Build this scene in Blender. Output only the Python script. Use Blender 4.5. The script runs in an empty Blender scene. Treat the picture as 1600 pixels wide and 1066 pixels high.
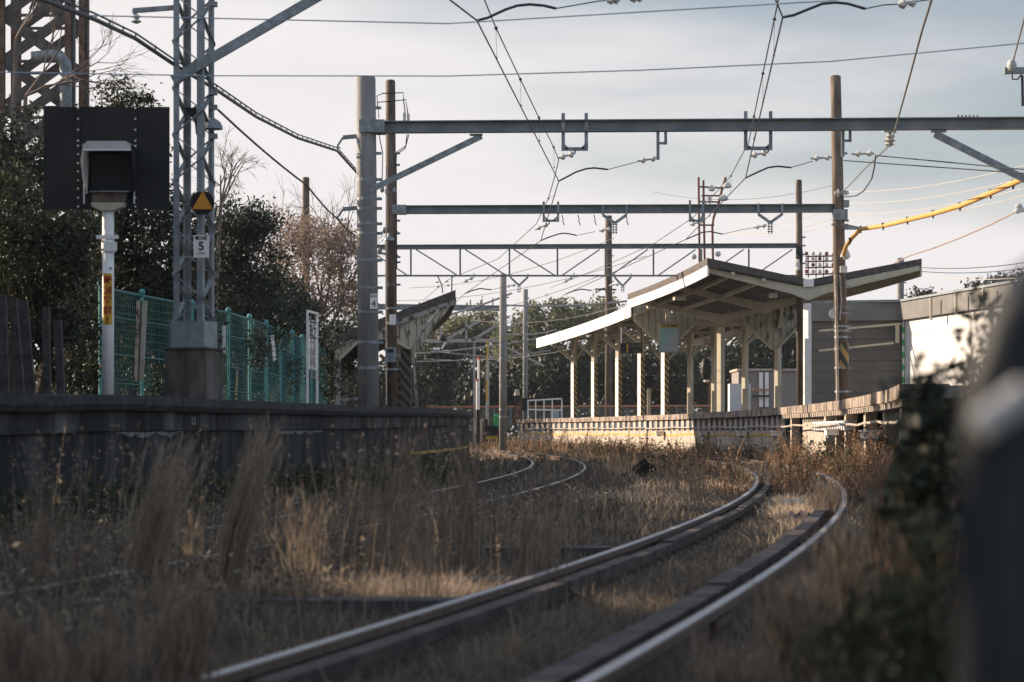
import bpy, math, random
import numpy as np
from mathutils import Vector
random.seed(7)
rng = np.random.default_rng(7)
R = math.radians
sc = bpy.context.scene
col = sc.collection

# ------------------------------------------------------------------ camera, world, sun, exposure
F = 3778.0      # focal length in pixels of a 1600 px wide picture (85 mm)
H = 0.69        # eye height above the rail top (z = 0)
YH = 675.0      # row of the horizon
cam_d = bpy.data.cameras.new('camera')
cam = bpy.data.objects.new('camera', cam_d)
col.objects.link(cam)
cam.location = (0, 0, H)
cam.rotation_euler = (R(90), 0, 0)
cam_d.sensor_width = 36
cam_d.lens = 36 * F / 1600
cam_d.shift_y = (YH - 533) / 1600
cam_d.clip_start = 0.1
cam_d.clip_end = 4000
cam_d.dof.use_dof = True
cam_d.dof.focus_distance = 52
cam_d.dof.aperture_fstop = 4.4
sc.camera = cam

SUN_AZ = 24     # degrees beyond the left-hand direction, towards the far side
SUN_EL = 17
sd = Vector((-math.cos(R(SUN_AZ)) * math.cos(R(SUN_EL)), math.sin(R(SUN_AZ)) * math.cos(R(SUN_EL)), math.sin(R(SUN_EL))))
sun_d = bpy.data.lights.new('sun', 'SUN')
sun = bpy.data.objects.new('sun', sun_d)
col.objects.link(sun)
sun_d.energy = 5.0
sun_d.angle = R(0.5)
sun_d.color = (1.0, 0.80, 0.60)
sun.rotation_euler = sd.to_track_quat('Z', 'Y').to_euler()

w = bpy.data.worlds.new('World')
sc.world = w
w.use_nodes = True
nt = w.node_tree
bg = nt.nodes['Background']
sky = nt.nodes.new('ShaderNodeTexSky')
sky.sky_type = 'NISHITA'
sky.sun_disc = False
sky.sun_elevation = R(SUN_EL)
sky.sun_rotation = math.atan2(sd.x, sd.y)
sky.air_density = 1.0
sky.dust_density = 1.2
sky.ozone_density = 2.0
tcw = nt.nodes.new('ShaderNodeTexCoord')
mpw = nt.nodes.new('ShaderNodeMapping')
mpw.inputs['Scale'].default_value = (1.1, 1.1, 5.5)
mpw.inputs['Location'].default_value = (0.3, 0.1, 0.42)
nzw = nt.nodes.new('ShaderNodeTexNoise')
nzw.inputs['Scale'].default_value = 2.6
nzw.inputs['Detail'].default_value = 7
nzw.inputs['Roughness'].default_value = 0.5
mxw = nt.nodes.new('ShaderNodeMix')
mxw.data_type = 'RGBA'
mxw.inputs[7].default_value = (4.35, 4.14, 4.12, 1)
nt.links.new(tcw.outputs['Generated'], mpw.inputs['Vector'])
nt.links.new(mpw.outputs[0], nzw.inputs['Vector'])
# thin bright cloud low over the horizon and toward the sun, clear sky away from it, brightened overhead as fill
sxw = nt.nodes.new('ShaderNodeSeparateXYZ')
nt.links.new(tcw.outputs['Generated'], sxw.inputs[0])
def wmath(op, a, b, c=0.0):
    n_ = nt.nodes.new('ShaderNodeMath'); n_.operation = op
    for i_, v_ in enumerate((a, b, c)):
        if isinstance(v_, (int, float)): n_.inputs[i_].default_value = v_
        else: nt.links.new(v_, n_.inputs[i_])
    return n_.outputs[0]
aw = wmath('MULTIPLY_ADD', sxw.outputs[0], 1.5, wmath('MULTIPLY', sxw.outputs[2], 3.6))
aw = wmath('MULTIPLY_ADD', wmath('SUBTRACT', nzw.outputs['Fac'], 0.5), -1.3, aw)
mrw = nt.nodes.new('ShaderNodeMapRange')
mrw.interpolation_type = 'SMOOTHSTEP'
mrw.inputs['From Min'].default_value = 0.40
mrw.inputs['From Max'].default_value = 0.90
mrw.inputs['To Min'].default_value = 0.96
mrw.inputs['To Max'].default_value = 0.12
nt.links.new(aw, mrw.inputs['Value'])
nt.links.new(mrw.outputs[0], mxw.inputs[0])
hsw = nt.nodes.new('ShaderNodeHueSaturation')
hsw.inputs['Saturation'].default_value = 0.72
hvw = nt.nodes.new('ShaderNodeMapRange')  # raises the unseen sky above the frame to add cool fill light
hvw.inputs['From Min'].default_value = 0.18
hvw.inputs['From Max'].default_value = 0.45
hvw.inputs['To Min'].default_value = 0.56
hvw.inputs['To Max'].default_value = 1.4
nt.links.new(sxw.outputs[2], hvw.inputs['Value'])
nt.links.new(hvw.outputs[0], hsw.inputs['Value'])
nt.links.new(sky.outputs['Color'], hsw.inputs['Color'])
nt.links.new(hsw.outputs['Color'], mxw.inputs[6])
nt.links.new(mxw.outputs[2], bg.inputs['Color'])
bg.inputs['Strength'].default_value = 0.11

sc.view_settings.view_transform = 'Standard'
sc.view_settings.look = 'None'
sc.view_settings.exposure = 0.95
sc.view_settings.gamma = 1
sc.cycles.max_bounces = 6
sc.cycles.transparent_max_bounces = 6
sc.cycles.use_denoising = True
sc.cycles.sample_clamp_indirect = 4

# ------------------------------------------------------------------ helpers
def P(px, py, Y):
    return Vector(((px - 800) * Y / F, Y, H + (YH - py) * Y / F))

def XW(px, Y):
    return (px - 800) * Y / F

def ZW(py, Y):
    return H + (YH - py) * Y / F

MATS = {}
def mat(name, c, rough=0.8, metal=0.0, var=0.25, scale=6.0, c2=None, lo=0.4, hi=0.65, streak=1.0, bump=0.0, transl=0.0, island=False, spec=0.3):
    if name in MATS:
        return MATS[name]
    m = bpy.data.materials.new(name)
    m.use_nodes = True
    n = m.node_tree
    b = n.nodes['Principled BSDF']
    b.inputs['Roughness'].default_value = rough
    b.inputs['Metallic'].default_value = metal
    b.inputs['Specular IOR Level'].default_value = spec
    tc = n.nodes.new('ShaderNodeTexCoord')
    mp = n.nodes.new('ShaderNodeMapping')
    mp.inputs['Scale'].default_value = (1, 1, 1.0 / streak)
    nz = n.nodes.new('ShaderNodeTexNoise')
    nz.inputs['Scale'].default_value = scale
    nz.inputs['Detail'].default_value = 8
    nz.inputs['Roughness'].default_value = 0.65
    rp = n.nodes.new('ShaderNodeValToRGB')
    rp.color_ramp.elements[0].position = lo
    rp.color_ramp.elements[1].position = hi
    a = c if c2 is not None else tuple(v * (1 - var) for v in c)
    d = c2 if c2 is not None else tuple(min(1, v * (1 + var)) for v in c)
    rp.color_ramp.elements[0].color = (*a, 1)
    rp.color_ramp.elements[1].color = (*d, 1)
    n.links.new(tc.outputs['Object'], mp.inputs['Vector'])
    n.links.new(mp.outputs[0], nz.inputs['Vector'])
    if island:
        g = n.nodes.new('ShaderNodeNewGeometry')
        mth = n.nodes.new('ShaderNodeMath'); mth.operation = 'MULTIPLY_ADD'
        mth.inputs[1].default_value = 0.7
        n.links.new(g.outputs['Random Per Island'], mth.inputs[0])
        m2 = n.nodes.new('ShaderNodeMath'); m2.operation = 'MULTIPLY'
        m2.inputs[1].default_value = 0.35
        n.links.new(nz.outputs['Fac'], m2.inputs[0])
        n.links.new(m2.outputs[0], mth.inputs[2])
        n.links.new(mth.outputs[0], rp.inputs['Fac'])
    else:
        n.links.new(nz.outputs['Fac'], rp.inputs['Fac'])
    n.links.new(rp.outputs['Color'], b.inputs['Base Color'])
    if bump:
        bp = n.nodes.new('ShaderNodeBump')
        bp.inputs['Strength'].default_value = bump
        bp.inputs['Distance'].default_value = 0.03
        n.links.new(nz.outputs['Fac'], bp.inputs['Height'])
        n.links.new(bp.outputs[0], b.inputs['Normal'])
    if transl:
        tr = n.nodes.new('ShaderNodeBsdfTranslucent')
        n.links.new(rp.outputs['Color'], tr.inputs['Color'])
        ms = n.nodes.new('ShaderNodeMixShader')
        ms.inputs[0].default_value = transl
        out = n.nodes['Material Output']
        n.links.new(b.outputs[0], ms.inputs[1])
        n.links.new(tr.outputs[0], ms.inputs[2])
        n.links.new(ms.outputs[0], out.inputs['Surface'])
    m['base'] = rp.name
    MATS[name] = m
    return m

def ramp_stops(m, stops):
    rp = m.node_tree.nodes[m['base']].color_ramp
    while len(rp.elements) > 1:
        rp.elements.remove(rp.elements[-1])
    rp.elements[0].position = stops[0][0]
    rp.elements[0].color = (*stops[0][1], 1)
    for p, c in stops[1:]:
        rp.elements.new(p).color = (*c, 1)

def groove(m, axis, period, width, dark=0.35, axis2=None, period2=1.0, width2=0.02):
    """dark seams between boards or panels, every `period` metres along an axis"""
    n = m.node_tree
    b = n.nodes['Principled BSDF']
    src = b.inputs['Base Color'].links[0].from_socket
    tc = n.nodes.new('ShaderNodeTexCoord')
    sp = n.nodes.new('ShaderNodeSeparateXYZ')
    n.links.new(tc.outputs['Object'], sp.inputs[0])
    def seam(ax, per, wd):
        a = n.nodes.new('ShaderNodeMath'); a.operation = 'PINGPONG'; a.inputs[1].default_value = per / 2
        n.links.new(sp.outputs[ax], a.inputs[0])
        c = n.nodes.new('ShaderNodeMath'); c.operation = 'LESS_THAN'; c.inputs[1].default_value = wd
        n.links.new(a.outputs[0], c.inputs[0])
        return c.outputs[0]
    f = seam(axis, period, width)
    if axis2 is not None:
        g = seam(axis2, period2, width2)
        mm = n.nodes.new('ShaderNodeMath'); mm.operation = 'MAXIMUM'
        n.links.new(f, mm.inputs[0]); n.links.new(g, mm.inputs[1])
        f = mm.outputs[0]
    mx = n.nodes.new('ShaderNodeMix'); mx.data_type = 'RGBA'
    mx.inputs[7].default_value = (dark * 0.12, dark * 0.12, dark * 0.12, 1)
    n.links.new(f, mx.inputs[0]); n.links.new(src, mx.inputs[6])
    n.links.new(mx.outputs[2], b.inputs['Base Color'])
    return m

def tiger(name, c1=(0.55, 0.36, 0.05), c2=(0.03, 0.03, 0.03), k=3.2, slope=1.5):
    m = bpy.data.materials.new(name); m.use_nodes = True
    n = m.node_tree; b = n.nodes['Principled BSDF']; b.inputs['Roughness'].default_value = 0.7
    tc = n.nodes.new('ShaderNodeTexCoord'); sp = n.nodes.new('ShaderNodeSeparateXYZ')
    n.links.new(tc.outputs['Object'], sp.inputs[0])
    a = n.nodes.new('ShaderNodeMath'); a.operation = 'MULTIPLY_ADD'; a.inputs[1].default_value = slope
    n.links.new(sp.outputs[0], a.inputs[0]); n.links.new(sp.outputs[2], a.inputs[2])
    s = n.nodes.new('ShaderNodeMath'); s.operation = 'MULTIPLY'; s.inputs[1].default_value = k
    n.links.new(a.outputs[0], s.inputs[0])
    f = n.nodes.new('ShaderNodeMath'); f.operation = 'FRACT'; n.links.new(s.outputs[0], f.inputs[0])
    g = n.nodes.new('ShaderNodeMath'); g.operation = 'GREATER_THAN'; g.inputs[1].default_value = 0.5
    n.links.new(f.outputs[0], g.inputs[0])
    mx = n.nodes.new('ShaderNodeMix'); mx.data_type = 'RGBA'
    mx.inputs[6].default_value = (*c1, 1); mx.inputs[7].default_value = (*c2, 1)
    n.links.new(g.outputs[0], mx.inputs[0]); n.links.new(mx.outputs[2], b.inputs['Base Color'])
    return m

def tag(o, label=None, cat=None, group=None, kind=None):
    if label: o['label'] = label
    if cat: o['category'] = cat
    if group: o['group'] = group
    if kind: o['kind'] = kind
    return o

def thing(name, label, cat, loc=(0, 0, 0), group=None):
    o = bpy.data.objects.new(name, None)
    col.objects.link(o)
    o.location = loc
    o.empty_display_size = 0.2
    return tag(o, label, cat, group)

class MB:
    def __init__(s):
        s.v = []; s.f = []
    def add(s, vs, fs):
        b = len(s.v)
        s.v += [tuple(x) for x in vs]
        s.f += [tuple(b + i for i in f) for f in fs]
        return s
    def box(s, c, size, rz=0.0):
        cx, cy, cz = c; x, y, z = (q / 2 for q in size)
        co, si = math.cos(rz), math.sin(rz)
        vs = []
        for dx, dy, dz in ((-x,-y,-z),(x,-y,-z),(x,y,-z),(-x,y,-z),(-x,-y,z),(x,-y,z),(x,y,z),(-x,y,z)):
            vs.append((cx + dx * co - dy * si, cy + dx * si + dy * co, cz + dz))
        return s.add(vs, [(0,3,2,1),(4,5,6,7),(0,1,5,4),(1,2,6,5),(2,3,7,6),(3,0,4,7)])
    def bar(s, a, b, wd, ht, up=(0, 0, 1)):
        a = Vector(a); b = Vector(b); d = (b - a).normalized(); up = Vector(up)
        sx = d.cross(up)
        if sx.length < 1e-4: sx = d.cross(Vector((0, 1, 0)))
        sx.normalize(); uy = sx.cross(d).normalized()
        vs = []
        for p in (a, b):
            for i, j in ((-1,-1),(1,-1),(1,1),(-1,1)):
                vs.append(p + sx * (i * wd / 2) + uy * (j * ht / 2))
        return s.add(vs, [(0,1,2,3),(7,6,5,4),(0,4,5,1),(1,5,6,2),(2,6,7,3),(3,7,4,0)])
    def tube(s, pts, r, n=8, r1=None):
        pts = [Vector(p) for p in pts]
        rings = []; m = len(pts)
        ref = Vector((0.13, 0.2, 1)).normalized()
        for i, p in enumerate(pts):
            d = (pts[min(i + 1, m - 1)] - pts[max(i - 1, 0)]).normalized()
            a = d.cross(ref)
            if a.length < 1e-3: a = d.cross(Vector((1, 0, 0)))
            a.normalize(); b = d.cross(a)
            rr = r if r1 is None else r + (r1 - r) * i / (m - 1)
            rings.append([p + (a * math.cos(t) + b * math.sin(t)) * rr for t in (2 * math.pi * k / n for k in range(n))])
        fs = []
        for i in range(m - 1):
            for k in range(n):
                q = (k + 1) % n
                fs.append((i * n + k, i * n + q, (i + 1) * n + q, (i + 1) * n + k))
        fs.append(tuple(range(n - 1, -1, -1))); fs.append(tuple((m - 1) * n + k for k in range(n)))
        return s.add([v for rg in rings for v in rg], fs)
    def ball(s, c, r, n=8, sz=1.0):
        vs = []; fs = []; m = max(4, n // 2)
        for i in range(m + 1):
            ph = math.pi * i / m
            for k in range(n):
                t = 2 * math.pi * k / n
                vs.append((c[0] + r * math.sin(ph) * math.cos(t), c[1] + r * math.sin(ph) * math.sin(t), c[2] + r * sz * math.cos(ph)))
        for i in range(m):
            for k in range(n):
                q = (k + 1) % n
                fs.append((i * n + k, i * n + q, (i + 1) * n + q, (i + 1) * n + k))
        return s.add(vs, fs)
    def lathe(s, c, prof, n=14):
        vs = []; fs = []
        for z, r in prof:
            for k in range(n):
                t = 2 * math.pi * k / n
                vs.append((c[0] + r * math.cos(t), c[1] + r * math.sin(t), c[2] + z))
        for i in range(len(prof) - 1):
            for k in range(n):
                q = (k + 1) % n
                fs.append((i * n + k, i * n + q, (i + 1) * n + q, (i + 1) * n + k))
        fs.append(tuple(range(n - 1, -1, -1))); fs.append(tuple((len(prof) - 1) * n + k for k in range(n)))
        return s.add(vs, fs)
    def prism(s, poly, d):
        """poly: list of 3-D points in a plane; d: extrusion vector"""
        n = len(poly); d = Vector(d); a = [Vector(p) for p in poly]
        return s.add(a + [p + d for p in a], [tuple(range(n)), tuple(range(2 * n - 1, n - 1, -1))] + [(i, i + n, (i + 1) % n + n, (i + 1) % n) for i in range(n)])
    def sweep(s, path, prof):
        """path: [(x,y,z)], prof: closed [(offset to the right, height)]"""
        path = [Vector(p) for p in path]; m = len(path); n = len(prof); vs = []
        for i, p in enumerate(path):
            d = path[min(i + 1, m - 1)] - path[max(i - 1, 0)]
            nr = Vector((d.y, -d.x, 0)).normalized()
            for o, h in prof:
                vs.append(p + nr * o + Vector((0, 0, h)))
        fs = []
        for i in range(m - 1):
            for k in range(n):
                q = (k + 1) % n
                fs.append((i * n + k, (i + 1) * n + k, (i + 1) * n + q, i * n + q))
        fs.append(tuple(range(n))); fs.append(tuple((m - 1) * n + k for k in range(n - 1, -1, -1)))
        return s.add(vs, fs)
    def ibeam(s, a, b, wd, ht, t=0.02):
        u = Vector((0, 0, 1))
        s.bar(a, b, t, ht - 2 * t)
        s.bar(Vector(a) + u * (ht / 2 - t / 2), Vector(b) + u * (ht / 2 - t / 2), wd, t)
        s.bar(Vector(a) - u * (ht / 2 - t / 2), Vector(b) - u * (ht / 2 - t / 2), wd, t)
        return s
    def build(s, name, m, parent=None, smooth=False, loc=None):
        off = Vector(parent.location) if parent is not None else Vector(loc or (0, 0, 0))
        if parent is not None and parent.parent is not None:
            off = off + parent.parent.location
        me = bpy.data.meshes.new(name)
        me.from_pydata([(x - off.x, y - off.y, z - off.z) for x, y, z in s.v], [], s.f)
        me.materials.append(m)
        if smooth:
            me.polygons.foreach_set('use_smooth', [True] * len(me.polygons))
        me.update()
        o = bpy.data.objects.new(name, me)
        col.objects.link(o)
        if parent is not None: o.parent = parent
        elif loc is not None: o.location = loc
        return o

def np_mesh(name, V, Q, m, parent=None, loc=(0, 0, 0)):
    off = np.array(parent.location if parent is not None else loc)
    me = bpy.data.meshes.new(name)
    V = V - off
    me.vertices.add(len(V)); me.vertices.foreach_set('co', V.astype(np.float32).ravel())
    k = Q.shape[1]
    me.loops.add(Q.size); me.loops.foreach_set('vertex_index', Q.astype(np.int32).ravel())
    me.polygons.add(len(Q)); me.polygons.foreach_set('loop_start', np.arange(0, Q.size, k, dtype=np.int32))
    me.materials.append(m); me.update(calc_edges=True)
    o = bpy.data.objects.new(name, me); col.objects.link(o)
    if parent is not None: o.parent = parent
    else: o.location = loc
    return o

def tree_copy(o, parent=None):
    c = o.copy(); col.objects.link(c); c.parent = parent
    for ch in list(o.children): tree_copy(ch, c)
    return c

def text(body, size, loc, m, name, parent, rot=(90, 0, 0), bold=0.0, ax='CENTER'):
    cu = bpy.data.curves.new(name, 'FONT'); cu.body = body; cu.size = size
    cu.align_x = ax; cu.align_y = 'CENTER'; cu.offset = bold; cu.extrude = 0.002
    t = bpy.data.objects.new('tmp_text', cu); col.objects.link(t)
    bpy.context.view_layer.update()
    me = bpy.data.meshes.new_from_object(t.evaluated_get(bpy.context.evaluated_depsgraph_get()))
    bpy.data.objects.remove(t)
    me.materials.clear(); me.materials.append(m)
    o = bpy.data.objects.new(name, me); col.objects.link(o)
    off = Vector(parent.location)
    if parent.parent is not None: off = off + parent.parent.location
    o.parent = parent; o.location = Vector(loc) - off
    o.rotation_euler = tuple(R(a) for a in rot)
    return o

# ------------------------------------------------------------------ materials
m_ground = mat('ballast_soil', (0.05, 0.04, 0.03), 0.95, scale=9, c2=(0.15, 0.12, 0.09), bump=0.9, lo=0.35, hi=0.7)
m_rust = mat('rusty_rail', (0.07, 0.045, 0.035), 0.8, scale=14, c2=(0.13, 0.085, 0.06), spec=0.3)
m_railtop = mat('worn_steel', (0.34, 0.32, 0.30), 0.45, 0.8, scale=25, c2=(0.16, 0.13, 0.12), lo=0.45, hi=0.75)
m_timber = mat('guard_timber', (0.03, 0.024, 0.022), 0.85, scale=4, c2=(0.10, 0.073, 0.063), bump=0.3)
m_sleeper = mat('dark_sleeper', (0.045, 0.04, 0.037), 0.85, scale=9, c2=(0.10, 0.09, 0.085), bump=0.4)
m_conc = mat('pole_concrete', (0.27, 0.268, 0.26), 0.85, var=0.22, scale=5, streak=7, bump=0.1)
m_concd = mat('pole_concrete_brown', (0.075, 0.055, 0.042), 0.85, scale=5, c2=(0.20, 0.155, 0.12), streak=5)
m_steel = mat('galvanised_steel', (0.24, 0.27, 0.29), 0.5, 0.25, var=0.3, scale=9)
m_steelg = mat('green_grey_steel', (0.13, 0.16, 0.17), 0.55, 0.2, scale=2.2, c2=(0.24, 0.26, 0.26), lo=0.42, hi=0.7)
m_mast = mat('mast_steel', (0.19, 0.22, 0.24), 0.5, 0.2, scale=9, c2=(0.28, 0.31, 0.33))
m_black = mat('black_board', (0.012, 0.013, 0.015), 0.55, var=0.2, scale=3, spec=0.35)
m_oldp = mat('old_whitewash', (0.30, 0.30, 0.29), 0.9, scale=14, c2=(0.10, 0.10, 0.10), lo=0.4, hi=0.6)
m_white = mat('white_paint', (0.82, 0.80, 0.77), 0.55, scale=6, c2=(0.68, 0.66, 0.61), lo=0.5, hi=0.8)
m_cream = mat('cream_paint', (0.50, 0.455, 0.35), 0.7, scale=5, c2=(0.36, 0.32, 0.24), lo=0.48, hi=0.75, streak=3)
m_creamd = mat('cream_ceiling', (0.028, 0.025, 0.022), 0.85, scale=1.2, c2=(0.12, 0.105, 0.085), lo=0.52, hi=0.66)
m_roof = mat('roof_felt', (0.06, 0.052, 0.05), 0.85, scale=9, c2=(0.13, 0.11, 0.10))
m_wire = mat('dark_wire', (0.05, 0.06, 0.07), 0.5, 0.3, var=0.1)
m_wirel = mat('pale_wire', (0.20, 0.19, 0.17), 0.5, 0.3, var=0.1)
m_wireb = mat('blue_grey_wire', (0.34, 0.42, 0.50), 0.6, 0.0, var=0.1)
m_porc = mat('porcelain', (0.55, 0.55, 0.53), 0.25, var=0.15, spec=0.6)
m_tealm = mat('teal_wire', (0.04, 0.14, 0.13), 0.6, scale=6, c2=(0.06, 0.20, 0.19))
m_teal = mat('teal_paint', (0.07, 0.25, 0.24), 0.65, scale=9, c2=(0.14, 0.38, 0.36))
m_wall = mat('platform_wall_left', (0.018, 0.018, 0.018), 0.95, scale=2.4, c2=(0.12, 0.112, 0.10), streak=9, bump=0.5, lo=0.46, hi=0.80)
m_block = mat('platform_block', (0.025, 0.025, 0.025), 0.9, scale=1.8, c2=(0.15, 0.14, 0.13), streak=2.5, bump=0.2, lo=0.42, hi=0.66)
groove(m_block, 1, 0.62, 0.012, 0.5)
def per_block(m, axis, size, lo_, hi_):
    n = m.node_tree; b = n.nodes['Principled BSDF']; src = b.inputs['Base Color'].links[0].from_socket
    tc = n.nodes.new('ShaderNodeTexCoord'); sp = n.nodes.new('ShaderNodeSeparateXYZ'); n.links.new(tc.outputs['Object'], sp.inputs[0])
    d = n.nodes.new('ShaderNodeMath'); d.operation = 'DIVIDE'; d.inputs[1].default_value = size; n.links.new(sp.outputs[axis], d.inputs[0])
    r_ = n.nodes.new('ShaderNodeMath'); r_.operation = 'ROUND'; n.links.new(d.outputs[0], r_.inputs[0])
    wn = n.nodes.new('ShaderNodeTexWhiteNoise'); wn.noise_dimensions = '1D'; n.links.new(r_.outputs[0], wn.inputs['W'])
    mr = n.nodes.new('ShaderNodeMapRange'); mr.inputs['To Min'].default_value = lo_; mr.inputs['To Max'].default_value = hi_; n.links.new(wn.outputs['Value'], mr.inputs['Value'])
    vm = n.nodes.new('ShaderNodeVectorMath'); vm.operation = 'SCALE'; n.links.new(src, vm.inputs[0]); n.links.new(mr.outputs[0], vm.inputs['Scale'])
    n.links.new(vm.outputs[0], b.inputs['Base Color'])
per_block(m_block, 1, 0.62, 0.25, 1.25)
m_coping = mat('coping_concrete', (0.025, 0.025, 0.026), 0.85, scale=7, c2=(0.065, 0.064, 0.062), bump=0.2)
m_pave = mat('platform_paving', (0.16, 0.15, 0.135), 0.9, scale=4, c2=(0.24, 0.22, 0.2))
m_pale = mat('pale_concrete', (0.44, 0.38, 0.32), 0.85, scale=3.5, c2=(0.14, 0.12, 0.10), streak=1.5, lo=0.48, hi=0.7)
m_copr = mat('coping_stained', (0.33, 0.27, 0.22), 0.85, scale=3.0, c2=(0.075, 0.055, 0.042), lo=0.42, hi=0.60, streak=1.5)
m_blue = mat('blue_panel', (0.016, 0.045, 0.085), 0.7, var=0.5, scale=2)
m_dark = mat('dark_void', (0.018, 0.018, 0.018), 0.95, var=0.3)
m_yell = mat('yellow_paint', (0.55, 0.36, 0.04), 0.7, scale=6, c2=(0.30, 0.22, 0.08))
m_grey = mat('grey_siding', (0.125, 0.12, 0.11), 0.8, var=0.12, scale=2)
groove(m_grey, 2, 0.29, 0.011, 0.6)
m_greyf = mat('grey_fascia', (0.17, 0.165, 0.16), 0.75, var=0.12, scale=2)
m_board = mat('white_hoarding', (0.60, 0.59, 0.58), 0.6, var=0.05, scale=2)
m_orange = mat('orange_cover', (0.50, 0.26, 0.065), 0.65, scale=9, c2=(0.62, 0.36, 0.12))
m_redb = mat('rusty_red_steel', (0.22, 0.085, 0.06), 0.8, scale=9, c2=(0.12, 0.06, 0.05))
m_redp = mat('faded_orange_rail', (0.50, 0.22, 0.13), 0.7, var=0.15)
m_green = mat('green_paint', (0.05, 0.35, 0.10), 0.6, var=0.1)
m_pboard = mat('peeling_boards', (0.44, 0.41, 0.32), 0.85, scale=4.5, c2=(0.07, 0.07, 0.068), streak=2.2, lo=0.50, hi=0.60)
groove(m_pboard, 0, 0.22, 0.010, 0.6)
m_cboard = mat('cream_boards', (0.42, 0.40, 0.31), 0.8, scale=4.0, c2=(0.22, 0.21, 0.17), streak=3, lo=0.5, hi=0.8)
groove(m_cboard, 0, 0.24, 0.010, 0.6)
m_tiger = tiger('tiger_stripe')
m_bark = mat('bark', (0.05, 0.038, 0.028), 0.95, scale=12, c2=(0.12, 0.095, 0.07), streak=4)
m_barkg = mat('pale_bark', (0.14, 0.11, 0.09), 0.95, scale=12, c2=(0.24, 0.19, 0.16), streak=4)
def leafmat(name, a, b, c, tr=0.3):
    m = mat(name, a, 0.6, island=True, transl=tr, scale=1.2, c2=c, spec=0.35)
    ramp_stops(m, [(0.12, a), (0.62, b), (0.86, tuple(v * 1.25 for v in b)), (0.96, c)])
    return m
m_leafd = leafmat('dark_leaf', (0.016, 0.022, 0.015), (0.034, 0.044, 0.025), (0.12, 0.115, 0.055), 0.2)
m_leafm = leafmat('mid_leaf', (0.02, 0.025, 0.014), (0.042, 0.048, 0.023), (0.30, 0.24, 0.10))
m_leafb = leafmat('brown_leaf', (0.15, 0.105, 0.08), (0.32, 0.24, 0.185), (0.5, 0.41, 0.33))
m_leaff = leafmat('far_leaf', (0.06, 0.07, 0.045), (0.16, 0.165, 0.085), (0.46, 0.42, 0.19), 0.5)
def grassmat(name, st, tr=0.35):
    m = mat(name, st[0][1], 0.75, island=True, transl=tr, scale=0.8, c2=st[-1][1], spec=0.2)
    ramp_stops(m, st)
    return m
m_grass = grassmat('dry_grass', [(0.1, (0.045, 0.038, 0.031)), (0.45, (0.125, 0.103, 0.078)), (0.75, (0.29, 0.235, 0.17)), (1.0, (0.66, 0.53, 0.38))], 0.5)
m_red = grassmat('russet_grass', [(0.1, (0.06, 0.035, 0.024)), (0.5, (0.17, 0.105, 0.065)), (1.0, (0.50, 0.34, 0.22))], 0.5)
m_plume = grassmat('plume_grass', [(0.1, (0.15, 0.115, 0.085)), (0.5, (0.29, 0.23, 0.17)), (1.0, (0.52, 0.42, 0.31))], 0.5)
m_tall = grassmat('tall_grass', [(0.1, (0.09, 0.07, 0.052)), (0.5, (0.20, 0.155, 0.115)), (1.0, (0.45, 0.36, 0.27))], 0.5)
m_weed = grassmat('green_weed', [(0.1, (0.03, 0.04, 0.02)), (0.6, (0.07, 0.075, 0.04)), (1.0, (0.18, 0.15, 0.08))])
# ------------------------------------------------------------------ plan curves
def XL(Y): return -5.13 + 0.2 * Y - Y * Y / 560      # far-left track, its left rail
def XR(Y): return -2.4 + 0.24 * Y - Y * Y / 500      # near track, its left rail
def EL(Y): return XL(Y) - 1.5                          # edge of the left-hand platform
def ER(Y): return -0.41 + 0.24 * Y - 0.002 * Y * Y     # edge of the right-hand platform
ZR = 1.285
G = 1.09
ys = lambda a, b, st: [a + (b - a) * i / max(1, round((b - a) / st)) for i in range(max(1, round((b - a) / st)) + 1)]
def zL(Y): return H + float(np.interp(Y, [0, 17, 20, 23, 26, 32, 42, 60, 80], [0.24, 0.267, 0.306, 0.312, 0.318, 0.339, 0.40, 0.478, 0.52]))

# ------------------------------------------------------------------ ground
mb = MB()
gx = [-300, -60, -20, -10, -7, -4, -1, 2, 5, 8, 12, 30, 80, 300]
gy = [-60, -10, 0, 6, 12, 20, 30, 45, 60, 80, 100, 130, 200, 400, 1500]
vs = [(x, y, -0.17) for y in gy for x in gx]
nx = len(gx)
mb.add(vs, [(j * nx + i, j * nx + i + 1, (j + 1) * nx + i + 1, (j + 1) * nx + i) for j in range(len(gy) - 1) for i in range(nx - 1)])
tag(mb.build('ground', m_ground), 'brown ballast and soil between the tracks', 'ground', kind='structure')
# bank behind the left platform
mb = MB()
yy = ys(-30, 150, 6)
vs = []
for y in yy:
    x0 = -8.6 if y < 66 else -8.6 - (y - 66) * 0.12
    for dx, z in ((0, -0.3), (-0.02, 0.95), (-4, 1.1), (-12, 2.2), (-30, 3.5), (-120, 4.0)):
        vs.append((x0 + dx, y, z))
mb.add(vs, [(j * 6 + i, (j + 1) * 6 + i, (j + 1) * 6 + i + 1, j * 6 + i + 1) for j in range(len(yy) - 1) for i in range(5)])
m_bank = mat('bank_soil', (0.03, 0.03, 0.02), 0.95, scale=3, c2=(0.08, 0.07, 0.04), bump=0.6)
tag(mb.build('hillside', m_bank), 'dark planted bank behind the fence', 'hillside', kind='structure')

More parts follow.
